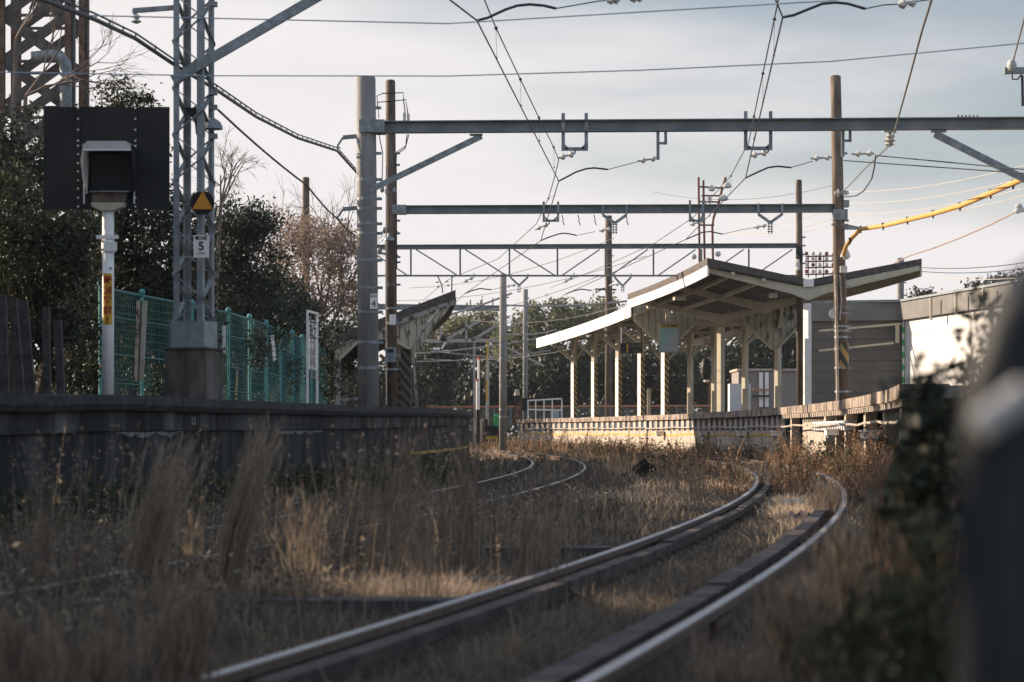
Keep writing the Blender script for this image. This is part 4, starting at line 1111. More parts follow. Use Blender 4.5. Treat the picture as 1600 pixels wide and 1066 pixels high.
# ------------------------------------------------------------------ big lattice tower, upper-left
Y = 40.0
m_tower = mat('tower_steel', (0.13, 0.125, 0.12), 0.7, scale=5, c2=(0.06, 0.05, 0.045))
m_trust = mat('tower_rust', (0.10, 0.055, 0.035), 0.85, scale=3, c2=(0.20, 0.15, 0.12))
t = thing('lattice_tower', 'broad rust edged lattice tower rising behind the signal', 'tower', P(60, 400, Y))
for px, m_, w_ in ((0, m_trust, 0.16), (108, m_trust, 0.13), (115, m_tower, 0.05)):
    for dy in (0, 1.3):
        MB().bar(P(px, -160, Y) + Vector((0, dy, 0)), P(px, 560, Y) + Vector((0, dy, 0)), 0.12, w_, up=(1, 0, 0)).build('leg', m_, t)
for dy in (0, 1.3):
    for k in range(9):
        y0 = -120 + k * 72
        for a, b in (((4, y0), (106, y0 + 72)), ((106, y0), (4, y0 + 72))):
            MB().bar(P(*a, Y) + Vector((0, dy, 0)), P(*b, Y) + Vector((0, dy + 0.02, 0)), 0.03, 0.17).build('lacing', m_tower, t)
        for yy_ in (y0,):
            MB().bar(P(4, yy_, Y + 0.03) + Vector((0, dy, 0)), P(106, yy_, Y + 0.03) + Vector((0, dy, 0)), 0.03, 0.05).build('rung', m_tower, t)
MB().tube([P(50, 90, Y - 0.25), P(82, 87, Y - 0.25), P(95, 90, Y - 0.25), P(102, 99, Y - 0.25), P(103, 112, Y - 0.25), P(103, 330, Y - 0.25)], 0.10, 14).build('pipe', m_steel, t, smooth=True)

# ------------------------------------------------------------------ distant yard structures
Y = 124.0
t = thing('yard_fence', 'low mesh fence with a faded orange top rail beyond the platforms', 'fence', P(800, 655, Y))
MB().bar(P(640, 636, Y), P(1112, 634, Y), 0.06, 0.10).build('top_rail', m_redp, t)
for px in range(642, 1112, 26):
    MB().bar(P(px, 634, Y), P(px, 672, Y), 0.05, 0.06, up=(1, 0, 0)).build('fence_post', m_steel, t)
m_meshg = mat('mesh_screen', (0.20, 0.20, 0.17), 0.9, var=0.2)
mb = MB()
for k in range(14):
    mb.tube([P(640, 639 + k * 2.4, Y + 0.05), P(1112, 638 + k * 2.4, Y + 0.05)], 0.012, 3)
for px in range(640, 1112, 4):
    mb.tube([P(px, 637, Y + 0.05), P(px, 672, Y + 0.05)], 0.012, 3)
mb.build('mesh_panel', m_meshg, t)
Y = 114.5
t = thing('handrail', 'white tubular handrail at the platform end', 'railing', P(852, 655, Y))
for q in (((825, 626), (878, 623)), ((825, 640), (878, 641))):
    MB().bar(P(*q[0], Y), P(*q[1], Y), 0.06, 0.07).build('rail', m_white, t)
for px in (825, 837, 850, 863, 878):
    MB().bar(P(px, 625, Y), P(px, 656, Y), 0.05, 0.06, up=(1, 0, 0)).build('upright', m_white, t)
o = MB().box(P(867, 649, Y + 0.5), (0.4, 0.2, 0.42)).build('leaning_board', mat('pale_blue', (0.30, 0.42, 0.48), 0.7, var=0.1), loc=P(867, 655, Y + 0.5)); tag(o, 'pale blue board leaning behind the white handrail', 'board')
t = thing('lamp_post', 'stubby post with a white conical lamp at the platform end', 'lamp', P(808, 655, 117))
MB().lathe(P(808, 618, 117), [(0, 0.16), (0.28, 0.09), (0.30, 0.02)], 14).build('lamp_shade', m_pale, t)
MB().bar(P(806, 617, 117), P(804, 662, 117), 0.06, 0.06).build('post', m_bark, t); MB().bar(P(812, 617, 117), P(812, 662, 117), 0.06, 0.06).build('post', m_bark, t)
t = thing('ladder', 'rusty steps leaning at the platform end', 'steps', P(805, 655, 116))
MB().bar(P(811, 628, 116), P(799, 668, 116), 0.06, 0.06).build('stringer', m_redb, t); MB().bar(P(816, 628, 116), P(806, 668, 116), 0.06, 0.06).build('stringer', m_redb, t)
for k in range(5): MB().bar(P(811 - k * 2.4, 632 + k * 7, 116), P(815 - k * 2.2, 632 + k * 7, 116), 0.05, 0.04).build('step', m_redb, t)
o = MB().lathe(P(776, 667, 112), [(0, 0.12), (0.04, 0.15), (0.5, 0.15), (0.56, 0.10), (0.6, 0.03)], 16).build('green_drum', m_green, loc=P(776, 667, 112)); tag(o, 'green and white drum beside the concrete pole', 'drum')
oo = MB().lathe(P(776, 661, 112), [(0, 0.153), (0.2, 0.153)], 16).build('white_band', m_white, o)
oo.data.transform(__import__('mathutils').Matrix.Translation(-Vector(o.location)))
for px, yt, Y, nm, lab in ((748, 558, 96, 'thin', 'thin white post with a red tip beyond the dark platform'), (745.5, 592, 94, 'short', 'shorter white post with a red tip beyond the dark platform')):
    t = thing('level_post', lab, 'post', P(px, 690, Y), 'white posts with red tips')
    MB().tube([P(px, yt + 4, Y), P(px, 640, Y)], 0.045, 8).build('white_tube', m_white, t)
    MB().tube([P(px, 640, Y), P(px, 695, Y)], 0.05, 8).build('base', m_black, t)
    MB().tube([P(px, yt, Y), P(px, yt + 3.8, Y)], 0.05, 8).build('red_tip', mat('red_tip', (0.5, 0.05, 0.05), 0.6, var=0.05), t)
t = thing('striped_pole', 'slender yellow and white striped pole beyond the dark platform', 'pole', P(762, 690, 108))
MB().bar(P(762, 530, 108), P(760, 655, 108), 0.09, 0.09).build('shaft', tiger('yellow_white', (0.55, 0.36, 0.06), (0.45, 0.42, 0.36), 0.55, 0.1), t)
MB().bar(P(760, 655, 108), P(760, 695, 108), 0.12, 0.12).build('base', m_black, t)
t = thing('relay_cabinet', 'dark low relay cabinet with yellow trim by the concrete pole', 'cabinet', P(768, 690, 104))
MB().box(P(768, 673, 104), (0.55, 0.5, 0.42)).build('cabinet_body', m_black, t); MB().box(P(768, 684, 104), (0.5, 0.45, 0.14)).build('base', m_yell, t)
for px in (742, 752): MB().bar(P(px, 655, 103), P(px, 690, 103), 0.3, 0.1, up=(1, 0, 0)).build('side_post', m_pale, t)
m_gantry = mat('pale_gantry', (0.36, 0.35, 0.33), 0.6, var=0.15)
t = thing('yard_gantry', 'pale tubular gantry crossing before the distant trees', 'gantry', P(720, 640, 140))
Y = 140
for a, b, w_ in (((650, 533), (786, 532), 0.2), ((655, 547), (786, 560), 0.06), ((692, 533), (752, 500), 0.16), ((738, 532), (786, 502), 0.16), ((728, 500), (729, 533), 0.12), ((688, 500), (690, 533), 0.12), ((786, 540), (850, 572), 0.12), ((795, 512), (830, 495), 0.12)):
    MB().bar(P(*a, Y), P(*b, Y), 0.15, w_, up=(0, 0, 1) if a[0] != b[0] and abs(a[0] - b[0]) > 3 else (1, 0, 0)).build('strut', m_gantry, t)
for px in (741, 763): MB().bar(P(px, 533, Y), P(px, 690, Y), 0.12, 0.12, up=(1, 0, 0)).build('leg', m_gantry, t)
for q in ((682, 545), (697, 549)): MB().box(P(q[0], q[1], Y - 0.3), (0.42, 0.2, 0.14)).build('lamp', m_white, t)
MB().bar(P(690, 545, Y - 0.3), P(696, 535, Y - 0.3), 0.1, 0.12).build('lamp', m_white, t)
MB().ball(P(691, 528, Y - 0.5), 0.2, 10).build('bell', m_black, t)
t = thing('distant_beam', 'dark distant beam above the trees between the two canopies', 'beam', P(700, 482, 175))
MB().bar(P(560, 479, 175), P(792, 482, 175), 0.2, 0.42).build('girder', m_steelg, t)
for px in (655, 672, 700, 712, 735, 753, 770):
    MB().bar(P(px, 479, 175), P(px, 468 + random.uniform(-3, 4), 175), 0.08, 0.09, up=(1, 0, 0)).build('spike', m_steelg, t)
t = thing('insulator_mast', 'cluster of rusty pipes carrying loudspeakers and lamps above the roof', 'mast', P(1105, 400, 104))
Y = 104
MB().tube([P(1091.5, 277, Y), P(1093, 410, Y)], 0.05, 8).build('pipe', m_redb, t); MB().tube([P(1099, 282, Y), P(1101, 410, Y)], 0.05, 8).build('pipe', m_redb, t)
MB().tube([P(1134, 277, Y), P(1127, 300, Y), P(1122, 322, Y), P(1115, 340, Y), P(1113, 355, Y), P(1114, 410, Y)], 0.055, 8).build('pipe', m_redb, t)
for a, b in (((1093, 315), (1124, 316)), ((1093, 352), (1116, 352)), ((1093, 292), (1128, 294)), ((1096, 306), (1125, 306))):
    MB().bar(P(*a, Y), P(*b, Y), 0.06, 0.07).build('cross_bar', m_redb, t)
for q, r in (((1112, 294), 0.12), ((1136, 289), 0.17), ((1130, 309), 0.2), ((1108, 312), 0.1)):
    o = MB(); o.lathe(P(q[0], q[1] + 5, Y - 0.15), [(0, r * 0.6), (0.05, r * 1.25), (0.16, r), (0.26, r * 0.4)], 12); o.build('lamp', m_porc, t)
for q in ((1122, 397), (1084, 401)):
    MB().ball(P(q[0], q[1], Y), 0.13, 8).build('fitting', m_porc, t)
t = thing('insulator_rack', 'rusty rack of small insulators in four rows between two poles', 'rack', P(1280, 430, 84))
Y = 84
for k, py in enumerate((401, 409, 418.5, 429)):
    MB().bar(P(1258, py, Y), P(1305, py - 1, Y), 0.05, 0.05).build('cross_arm', m_redb, t)
for px in (1263, 1275, 1287): MB().bar(P(px, 399, Y), P(px, 434, Y), 0.035, 0.035, up=(1, 0, 0)).build('upright', m_redb, t)
for k, py in enumerate((399, 407, 416.5, 427)):
    for i in range(5):
        MB().lathe(P(1260 + i * 10.5, py, Y - 0.04), [(0, 0.03), (0.03, 0.07), (0.09, 0.06), (0.13, 0.02)], 8).build('insulator', m_porc if (i + k) % 3 else m_redb, t)
t = thing('cluster_lamp', 'small pale lamps hanging under the truss above the dark canopy', 'lamp', P(688, 440, 80))
for q in ((683, 441), (684, 448), (698, 440), (700, 446)):
    MB().ball(P(q[0], q[1], 80), 0.07, 10, 0.45).build('lamp', m_porc, t)
MB().tube([P(684, 432, 80), P(690, 445, 80), P(692, 458, 80)], 0.02, 6).build('stem', m_wire, t); MB().bar(P(706, 432, 80), P(706, 460, 80), 0.04, 0.04, up=(1, 0, 0)).build('stem', m_wire, t)

# ------------------------------------------------------------------ wires
def wire(name, label, cat, pts, r, m, sag=0.0, group=None, parent=None, n=8):
    W = [P(*p) if not isinstance(p, Vector) else p for p in pts]; out = []
    for i in range(len(W) - 1):
        for k in range(n):
            s = k / n; q = W[i].lerp(W[i + 1], s); q.z -= sag * 4 * s * (1 - s); out.append(q)
    out.append(W[-1])
    o = MB().tube(out, r, 6).build(name, m, parent, loc=None if parent else W[0])
    if label: tag(o, label, cat, group)
    return o
def zline(px, Y, z): return Vector((XW(px, Y), Y, z))
# contact and messenger wires of the far-left track
t = thing('overhead_wire', 'overhead contact line swinging over the track beside the dark platform', 'overhead line', P(703, 0, 24.7))
cz = 5.10
def cy(py): return (cz - H) * F / (YH - py)
CL = [Vector((XW(703, cy(0)) - 1.6, 10, cz)), zline(703, cy(0), cz), zline(745, cy(32), cz), zline(873, cy(283), cz), zline(845, cy(376), cz), zline(725, cy(460), cz), zline(655, 105, cz - 0.3)]
wire('contact_wire', None, None, CL, 0.0095, m_wire, parent=t)
ML = [Vector((XW(745, 26) - 0.9, 12, 5.5)), P(757, 0, 26.7), P(775, 44, 28.5), P(813, 124, 32.7), P(842, 184, 36.7), P(865, 230, 40.2), P(873, 250, 42.2), P(867, 275, 45), P(857, 310, 49.5), P(838, 350, 55.5), P(778, 405, 66), P(702, 436, 78), P(660, 470, 100)]
wire('messenger_wire', None, None, ML, 0.0085, m_wire, parent=t, n=1)
for a, b, c, d, Y in ((775, 44, 776, 91, 28.5), (813, 124, 814, 165, 32.7), (842, 184, 843, 220, 36.7), (865, 230, 866, 262, 40.3), (857, 310, 867, 305, 49.5)):
    o = MB().tube([P(a, b, Y), P(c, d, Y)], 0.003, 4).build('dropper', m_wire, t)
    MB().ball(P(a, b, Y), 0.023, 8).build('clamp', m_wire, o); MB().ball(P(c, d, Y), 0.014, 8).build('clamp', m_wire, o)
t = thing('overhead_wire', 'overhead contact line above the nearer track beneath the beams', 'overhead line', P(1212, 0, 24.7))
CR = [Vector((XW(1212, cy(0)) - 1.9, 10, cz)), zline(1212, cy(0), cz), zline(1223, cy(27), cz), zline(1165, cy(278), cz), zline(1072, cy(374), cz), zline(883, cy(460), cz), zline(790, 110, cz - 0.3)]
wire('contact_wire', None, None, CR, 0.0095, m_wire, parent=t)
MR = [Vector((XW(1215, 26.7) - 1.2, 12, 5.5)), P(1216, 0, 26.7), P(1210, 30, 27.9), P(1192, 115, 32.2), P(1178, 182, 36.6), P(1170, 222, 41.8), P(1142, 275, 48), P(1083, 340, 54.5), P(1020, 382, 64), P(930, 422, 77), P(860, 450, 100)]
wire('messenger_wire', None, None, MR, 0.0085, m_wire, parent=t, n=1)
for a, b, c, d, Y in ((1210, 30, 1209, 86, 27.9), (1192, 115, 1192, 160, 32.2), (1178, 182, 1178, 218, 36.6), (1142, 275, 1141, 303, 48), (1109, 317, 1109, 338, 51)):
    o = MB().tube([P(a, b, Y), P(c, d, Y)], 0.003, 4).build('dropper', m_wire, t)
    MB().ball(P(a, b, Y), 0.023, 8).build('clamp', m_wire, o); MB().ball(P(c, d, Y), 0.014, 8).build('clamp', m_wire, o)
# pull-off arms
GPO = 'curved pull-off arms holding the contact wires'
def pulloff(lab, tube_pts, wire_pts, ins, Y, r=0.016):
    t = thing('pull_off_arm', lab, 'wire arm', P(*tube_pts[0], Y), GPO)
    W = [P(a, b, Y) for a, b in tube_pts]
    MB().tube(W, r, 8).build('curved_tube', m_wire, t, smooth=True)
    MB().tube([P(a, b, Y) for a, b in wire_pts], 0.007, 5).build('stay_wire', m_wire, t)
    for q in ins: insul(*q, Y, n=2).build('insulator', m_porc, t)
pulloff('curved pull-off arm nearest the middle of the top edge', [(745, 32), (762, 28), (790, 15), (808, 9), (828, 7), (850, 9), (869, 13.5)], [(869, 13.5), (935, 2), (1000, -3), (1300, -40)], [(950, 0, 966, -2), (985, -3, 1003, -5)], 26)
pulloff('curved pull-off arm at the top over the nearer track', [(1223, 27), (1240, 24), (1262, 15), (1285, 6), (1305, 4), (1325, 6), (1352, 14)], [(1352, 14), (1380, 8), (1400, 7), (1450, 0), (1560, -20)], [(1402, 8, 1432, 2)], 25.8)
pulloff('curved pull-off arm below the nearest beam over the dark platform track', [(873, 283), (885, 277), (900, 269), (915, 264), (928, 262.5), (950, 265)], [(950, 265), (985, 256), (1008, 250)], [(996, 252, 1027, 247)], Y1 + 0.4)
pulloff('curved pull-off arm below the nearest beam toward the tall brown pole', [(1165, 278), (1180, 271), (1200, 262), (1215, 260), (1236, 262)], [(1236, 262), (1270, 252)], [(1266, 248, 1300, 246), (1330, 241, 1366, 240)], Y1 + 0.2)
pulloff('curved pull-off arm below the second beam near the middle', [(845, 376), (857, 371), (872, 366), (880, 364.5), (890, 365.5), (901, 368)], [(901, 368), (930, 362)], [(936, 361, 955, 358)], Y2 + 0.2)
pulloff('curved pull-off arm below the second beam near the rusty lamp cluster', [(1072, 374), (1084, 369), (1098, 363), (1110, 362), (1129, 366)], [(1129, 366), (1160, 359), (1178, 356)], [(1178, 356, 1198, 352)], Y2 + 0.2)
pulloff('curved pull-off arm under the truss above the middle of the yard', [(726, 459), (738, 454), (750, 451), (768, 453)], [(768, 453), (790, 448)], [(790, 448, 806, 445)], Y3, 0.02)
pulloff('curved pull-off arm under the truss beside the far canopy', [(883, 460), (895, 455), (908, 452), (924, 454)], [(924, 454), (950, 449)], [(950, 447, 968, 444)], Y3, 0.02)
# messenger supports under the hangers
GI = 'insulator strings under the beams'
for q, Y, lab in (((872, 247, 898, 240), Y1, 'nearest beam, first square hanger'), ((1171, 244, 1200, 238), Y1, 'nearest beam, second square hanger'), ((836, 359, 858, 350), Y2, 'second beam near the middle'), ((1078, 352, 1096, 346), Y2, 'second beam beside the rusty lamp cluster'), ((724, 441, 740, 434), Y3, 'truss above the dark canopy'), ((880, 442, 896, 433), Y3, 'truss near the middle')):
    t = thing('insulator_string', 'pale insulator string hanging under the ' + lab, 'insulator', P(q[2], q[3], Y), GI)
    insul(*q, Y - 0.1, r=0.065 if Y < 50 else 0.06).build('insulator', m_porc, t)
    MB().bar(P(q[2], q[3], Y - 0.1), P(q[2] + 1, q[3] - 7, Y - 0.1), 0.03, 0.03).build('hook', m_steel, t)
# feeders and other lines
wire('feeder_wire', 'thick grey feeder wire dropping from the top edge to the beam insulator', 'wire', [(1456, -2, 25.5), (1440, 50, 28), (1420, 125, 33), (1398, 205, 40), (1391, 226, 41.7), (1350, 265, 49), (1318, 299, 57.8)], 0.014, m_wirel, n=1)
wire('jumper_wire', 'short drooping jumper loop beside the tall brown pole', 'wire', [(1368, 245, 44), (1366, 262, 46), (1362, 280, 49), (1350, 298, 53), (1338, 306, 56), (1320, 308, 57.6)], 0.015, m_wire, n=1)
wire('stay_wire', 'upper taut wire running from the beam hanger to the frame edge', 'wire', [(1368, 243, 42.3), (1600, 265, 39), (1700, 272, 38)], 0.011, m_wire)
wire('stay_wire', 'lower taut wire running from the pole to the frame edge', 'wire', [(1318, 251, 42.3), (1600, 271, 39), (1700, 276, 38)], 0.010, m_wire)
wire('line_wire', 'topmost blue grey wire crossing the whole sky', 'wire', [(120, 24, 22), (700, 37, 22), (1285, 2, 21), (1700, -45, 20)], 0.0058, m_wireb, n=1)
wire('line_wire', 'second blue grey wire crossing the sky above the nearest beam', 'wire', [(-50, 112, 24), (320, 118.5, 24), (700, 119, 24), (1000, 110, 24), (1300, 96, 23.5), (1700, 58, 23)], 0.0058, m_wireb, n=1)
wire('line_wire', 'slanting wire rising toward the frame edge from the grey building', 'wire', [(1260, 470, 95), (1420, 400, 80), (1600, 325, 62), (1680, 285, 56)], 0.022, mat('brown_wire', (0.30, 0.23, 0.2), 0.7, var=0.1), n=4, sag=0.1)
for i, (y0, y1) in enumerate(((300, 252), (318, 272), (335, 288), (345, 300))):
    wire('line_wire', 'faint distant wire in the fan behind the tall brown pole, ' + ('topmost', 'second', 'third', 'lowest')[i], 'wire', [(1140, y0 + 45 - i * 8, 150), (1320, y0, 130), (1650, y1 - 8, 100)], 0.02, mat('faint_wire', (0.42, 0.40, 0.38), 0.8, var=0.05), sag=0.4, group='faint wires beyond the tall pole')
for i, (y0, y1) in enumerate(((418, 402), (424, 412), (431, 428))):
    wire('line_wire', 'distant wire right of the raised canopy wing, ' + ('upper', 'middle', 'lower')[i], 'wire', [(1436, y0, 110), (1650, y1, 95)], 0.018, MATS['faint_wire'] if i == 2 else m_wire, sag=0.2, group='wires beyond the raised wing')
for i, (a, b) in enumerate((((612, 470), (1010, 400)), ((640, 450), (960, 372)), ((620, 500), (940, 430)), ((650, 560), (1000, 520)), ((735, 500), (1000, 468)), ((1020, 300), (1300, 290)))):
    wire('line_wire', 'thin far wire against the pale sky, ' + ('lowest behind the truss', 'crossing the truss verticals', 'rising from the dark canopy', 'before the dark trees', 'above the yard trees', 'behind the second beam')[i], 'wire', [(*a, 120), (*b, 105)], 0.014, m_wirel, sag=0.5, group='thin far wires')
for i, (a, b, r) in enumerate((((655, 503), (800, 458), 0.05), ((790, 477), (985, 470), 0.045), ((640, 553), (860, 525), 0.04), ((790, 522), (870, 515), 0.04), ((650, 565), (860, 548), 0.03))):
    wire('feeder_wire', 'pale sagging cable before the distant trees, ' + ('rising behind the concrete pole', 'running toward the canopy', 'lowest long one', 'short one beside the slim pole', 'thin one across the dark hedge')[i], 'wire', [(*a, 112), (*b, 112)], r, m_gantry, sag=0.12, group='pale cables before the trees')
# bundled messenger cable on the left, with ring spacers
bp = [P(60, -14, 20), P(150, 22, 22.5), P(212, 52, 24.3), P(272, 93, 26), P(338, 133, 27.5), P(400, 176, 32), P(465, 210, 36.5), P(527, 231, 42), P(558, 266, 46)]
t = thing('bundled_cable', 'thick twin cable with ring spacers slung past the lattice mast', 'cable', bp[0])
MB().tube([b - Vector((0, 0, 0.055)) for b in bp], 0.022, 8).build('cable', m_wire, t); MB().tube(bp, 0.010, 6).build('carrier_wire', m_wire, t)
for i in range(len(bp) - 1):
    n = max(2, int((bp[i + 1] - bp[i]).length / 0.6))
    for k in range(n):
        q = bp[i].lerp(bp[i + 1], k / n); MB().bar(q, q - Vector((0, 0, 0.06)), 0.010, 0.014, up=(1, 0, 0)).build('spacer_ring', m_wire, t)
wire('line_wire', 'single dark cable from the lattice mast to the lower pole bracket', 'cable', [(341, 172, 26.3), (480, 290, 34), (527, 342, 42), (555, 368, 43)], 0.013, m_wire, n=6, sag=0.03)
# orange covered cable
op = [P(1318, 400, 57.6), P(1322, 385, 57.6), P(1331, 372, 57.5), P(1345, 358, 57.5), P(1360, 356, 57), P(1385, 352, 55.5), P(1418, 344, 53), P(1455, 335, 51), P(1500, 322, 48), P(1545, 303, 45), P(1600, 279, 42), P(1660, 250, 40)]
t = thing('covered_cable', 'bright orange sheathed cable with black clips rising to the frame edge', 'cable', op[0])
MB().tube(op, 0.052, 12).build('sheath', m_orange, t, smooth=True)
for q in ((1345, 358, 57.5), (1328, 376, 57.5), (1380, 353, 55.7), (1418, 344, 53), (1458, 334, 50.8), (1500, 322, 48), (1548, 302, 45), (1583, 287, 43)):
    mb = MB(); c = P(*q); mb.tube([c - Vector((0.025, 0, -0.005)), c + Vector((0.025, 0, 0.012))], 0.066, 12); mb.box(c - Vector((0, 0, 0.075)), (0.03, 0.03, 0.05)); mb.build('clip', m_black, t)
# insulator bracket at the top-right edge
t = thing('bracket_insulator', 'dark bracket with round insulator at the frame edge', 'insulator', P(1590, 110, 34))
MB().bar(P(1569, 111, 34), P(1720, 108, 34), 0.08, 0.09).build('arm', m_steel, t)
mb = MB(); mb.ball(P(1581, 102, 33.8), 0.07, 12, 1.2); mb.build('insulator', m_porc, t)
MB().tube([P(1581, 112, 33.8), P(1582, 124, 33.8), P(1590, 124, 33.8), P(1596, 116, 33.8)], 0.012, 6).build('loop', m_wire, t)
MB().bar(P(1597, 118, 33.9), P(1598, 166, 33.9), 0.04, 0.035, up=(1, 0, 0)).build('rod', m_wire, t)
wire('feeder_wire', 'short wire rising from the edge insulator to the top corner', 'wire', [(1583, 96, 33.8), (1608, 0, 28), (1630, -60, 25)], 0.011, m_wirel)
t = thing('bracket_insulator', 'pale insulator cluster where the slanting wire meets the frame edge', 'insulator', P(1595, 326, 58))
for q in ((1592, 322), (1598, 328), (1590, 330)): MB().ball(P(*q, 58), 0.09, 10, 0.7).build('insulator', m_porc, t)
# ------------------------------------------------------------------ vegetation
def leaves(C, size, flat=0.0):
    """C: (N,3) centres; diamond-shaped leaf quads"""
    n = len(C)
    a = rng.normal(size=(n, 3)); a /= np.linalg.norm(a, axis=1)[:, None]
    b = rng.normal(size=(n, 3)); b -= (a * b).sum(1)[:, None] * a; b /= np.linalg.norm(b, axis=1)[:, None]
    s = (size * rng.uniform(0.6, 1.3, n))[:, None]
    V = np.empty((n, 4, 3))
    V[:, 0] = C - a * s; V[:, 1] = C - b * s * 0.42; V[:, 2] = C + a * s; V[:, 3] = C + b * s * 0.42
    return V.reshape(-1, 3), np.arange(4 * n).reshape(-1, 4)

SDV = np.array(tuple(sd))
# openings in the foliage through which the low sun reaches the grass
GAPS = [(-0.45, 11.4, -0.05, 0.42), (-1.0, 11.6, 0.0, 0.25), (-2.0, 12.2, 0.1, 0.16), (0.29, 1.45, 0.76, 0.12), (2.6, 19.5, 0, 0.55), (2.9, 22.5, 0, 0.7), (2.1, 17.0, 0, 0.40), (3.3, 26.5, 0, 0.8), (2.6, 34, 0.1, 0.9), (1.4, 30, 0, 0.4), (3.6, 31, 0, 0.6), (-4.1, 24, 3.0, 0.55), (-4.0, 24, 2.0, 0.25), (-2.5, 42, 3.5, 0.5)]
def crown_pts(blobs, ncl, per, clr):
    """blobs: [(cx,cy,cz,rx,ry,rz)]"""
    vol = np.array([b[3] * b[4] * b[5] for b in blobs]) ** 0.6; vol /= vol.sum()
    pts = []; cc = []
    for b, v in zip(blobs, vol):
        k = max(3, int(ncl * v))
        d = rng.normal(size=(k, 3)); d /= np.linalg.norm(d, axis=1)[:, None]
        r = rng.uniform(0.35, 1.0, k)[:, None] ** 0.5 * rng.uniform(0.85, 1.12, k)[:, None]
        c = np.array(b[:3]) + d * r * np.array(b[3:])
        cc.append(c)
        m = (per * rng.uniform(0.4, 1.5, k)).astype(int)
        rep = np.repeat(c, m, axis=0)
        rr = np.repeat(clr * rng.uniform(0.6, 1.4, k), m)[:, None]
        pts.append(rep + rng.normal(size=rep.shape) * rr * np.array([1, 1, 0.7]))
    return np.concatenate(pts), np.concatenate(cc)

def tree(name, label, px, Y, zb, blobs_px, ncl, per, clr, leaf, lm, group=None, bm=None, cat='tree', trunk_r=0.12, X=None, gaps=None):
    """blobs_px: [(px, py, rx_m, rz_m, dy)] in picture-derived world positions"""
    x = XW(px, Y) if X is None else X
    t = thing(name, label, cat, (x, Y, zb), group)
    B = []
    for q in blobs_px:
        if X is None: c = P(q[0], q[1], Y + q[4]); B.append((c.x, c.y, c.z, q[2], q[2] * 0.9, q[3]))
        else: B.append((X + q[0], Y + q[4], q[1], q[2], q[2], q[3]))
    pts, cc = crown_pts(B, ncl, per, clr)
    pts = pts[pts[:, 2] > zb - 0.1]
    if gaps is not None:
        for g in gaps:
            w_ = pts - np.array(g[:3]); along = w_ @ SDV; dist = np.linalg.norm(w_ - along[:, None] * SDV, axis=1)
            pts = pts[dist > g[3]]
    V, Q = leaves(pts, leaf)
    np_mesh('crown', V, Q, lm, t)
    mb = MB()
    top = max(b[2] for b in B); mid = Vector((x + random.uniform(-.2, .2), Y, zb + (top - zb) * 0.45))
    mb.tube([(x, Y, zb - 0.3), Vector((x, Y, zb)).lerp(mid, 0.5) + Vector((0.05, 0, 0)), mid], trunk_r, 8, trunk_r * 0.65)
    for c in cc[::max(1, len(cc) // 26)]:
        c = Vector(c); s = Vector((x, Y, zb)).lerp(mid, random.uniform(0.45, 1)); k = s.lerp(c, 0.5) + Vector((random.uniform(-.2, .2), random.uniform(-.2, .2), random.uniform(0, .3)))
        mb.tube([s, k, c], trunk_r * 0.35, 5, 0.008)
    mb.build('trunk', bm or m_bark, t)
    return t

def branches(mb, p, d, L, r, depth, spread=0.55, tips=None):
    q = p + d * L + Vector((0, 0, random.uniform(-0.02, 0.06) * L)); k = p.lerp(q, 0.5) + Vector([random.uniform(-.06, .06) * L for _ in range(3)])
    mb.tube([p, k, q], r, 5 if depth > 2 else 3, r * 0.62)
    if depth == 0:
        if tips is not None: tips.append(q)
        return
    for _ in range(random.choice((2, 3, 3)) if depth > 1 else 3):
        nd = (d + Vector([random.gauss(0, spread) for _ in range(3)])).normalized()
        branches(mb, p.lerp(q, random.uniform(0.55, 1.0)), nd, L * random.uniform(0.6, 0.85), r * 0.6, depth - 1, spread, tips)

GT = 'trees behind the teal fence'
tree('evergreen_tree', 'dark dense evergreen filling the frame edge below the lattice tower', 10, 36, 1.0, [(0, 210, 0.75, 0.8, 0), (25, 290, 0.9, 0.8, 0.5), (-20, 330, 1.0, 1.0, 0), (10, 430, 1.0, 1.2, 0.4)], 230, 75, 0.16, 0.045, m_leafd, GT)
tree('evergreen_tree', 'sunlit bushy evergreen beside the black signal board', 60, 33.5, 1.0, [(20, 330, 0.7, 0.55, 0), (75, 385, 0.7, 0.75, 0), (30, 430, 0.9, 0.8, -0.2), (95, 450, 0.5, 0.6, 0.3), (110, 545, 0.5, 0.6, 0), (120, 380, 0.45, 0.6, 0.4)], 240, 70, 0.13, 0.04, m_leafm, GT)
tree('evergreen_tree', 'leafy treetop sprig poking above the signal board', 180, 43, 1.1, [(182, 148, 0.45, 0.28, 0), (165, 190, 0.45, 0.4, 0), (215, 170, 0.4, 0.25, 0), (190, 260, 0.8, 0.9, 0.5), (215, 380, 1.1, 1.2, 0.3), (150, 420, 1.0, 1.2, 0), (150, 300, 0.8, 0.8, 0.3)], 260, 60, 0.15, 0.05, m_leafm, GT)
tree('evergreen_tree', 'shaded tree between the signal post and lattice mast', 250, 43.5, 1.1, [(240, 380, 0.9, 0.8, 0), (270, 450, 0.9, 0.9, 0.4), (215, 470, 0.9, 0.9, 0), (260, 340, 0.5, 0.5, 0), (230, 520, 0.9, 0.8, 0), (285, 540, 0.7, 0.7, 0)], 270, 70, 0.16, 0.05, m_leafd, GT)
tree('evergreen_tree', 'round dark tree right behind the lattice mast', 375, 51, 1.1, [(365, 360, 0.75, 0.62, 0), (395, 345, 0.5, 0.42, 0.2), (340, 395, 0.8, 0.8, 0), (395, 420, 0.75, 0.8, 0), (350, 470, 1.0, 0.9, 0), (375, 530, 1.0, 0.7, 0.5)], 280, 75, 0.15, 0.05, m_leafd, GT)
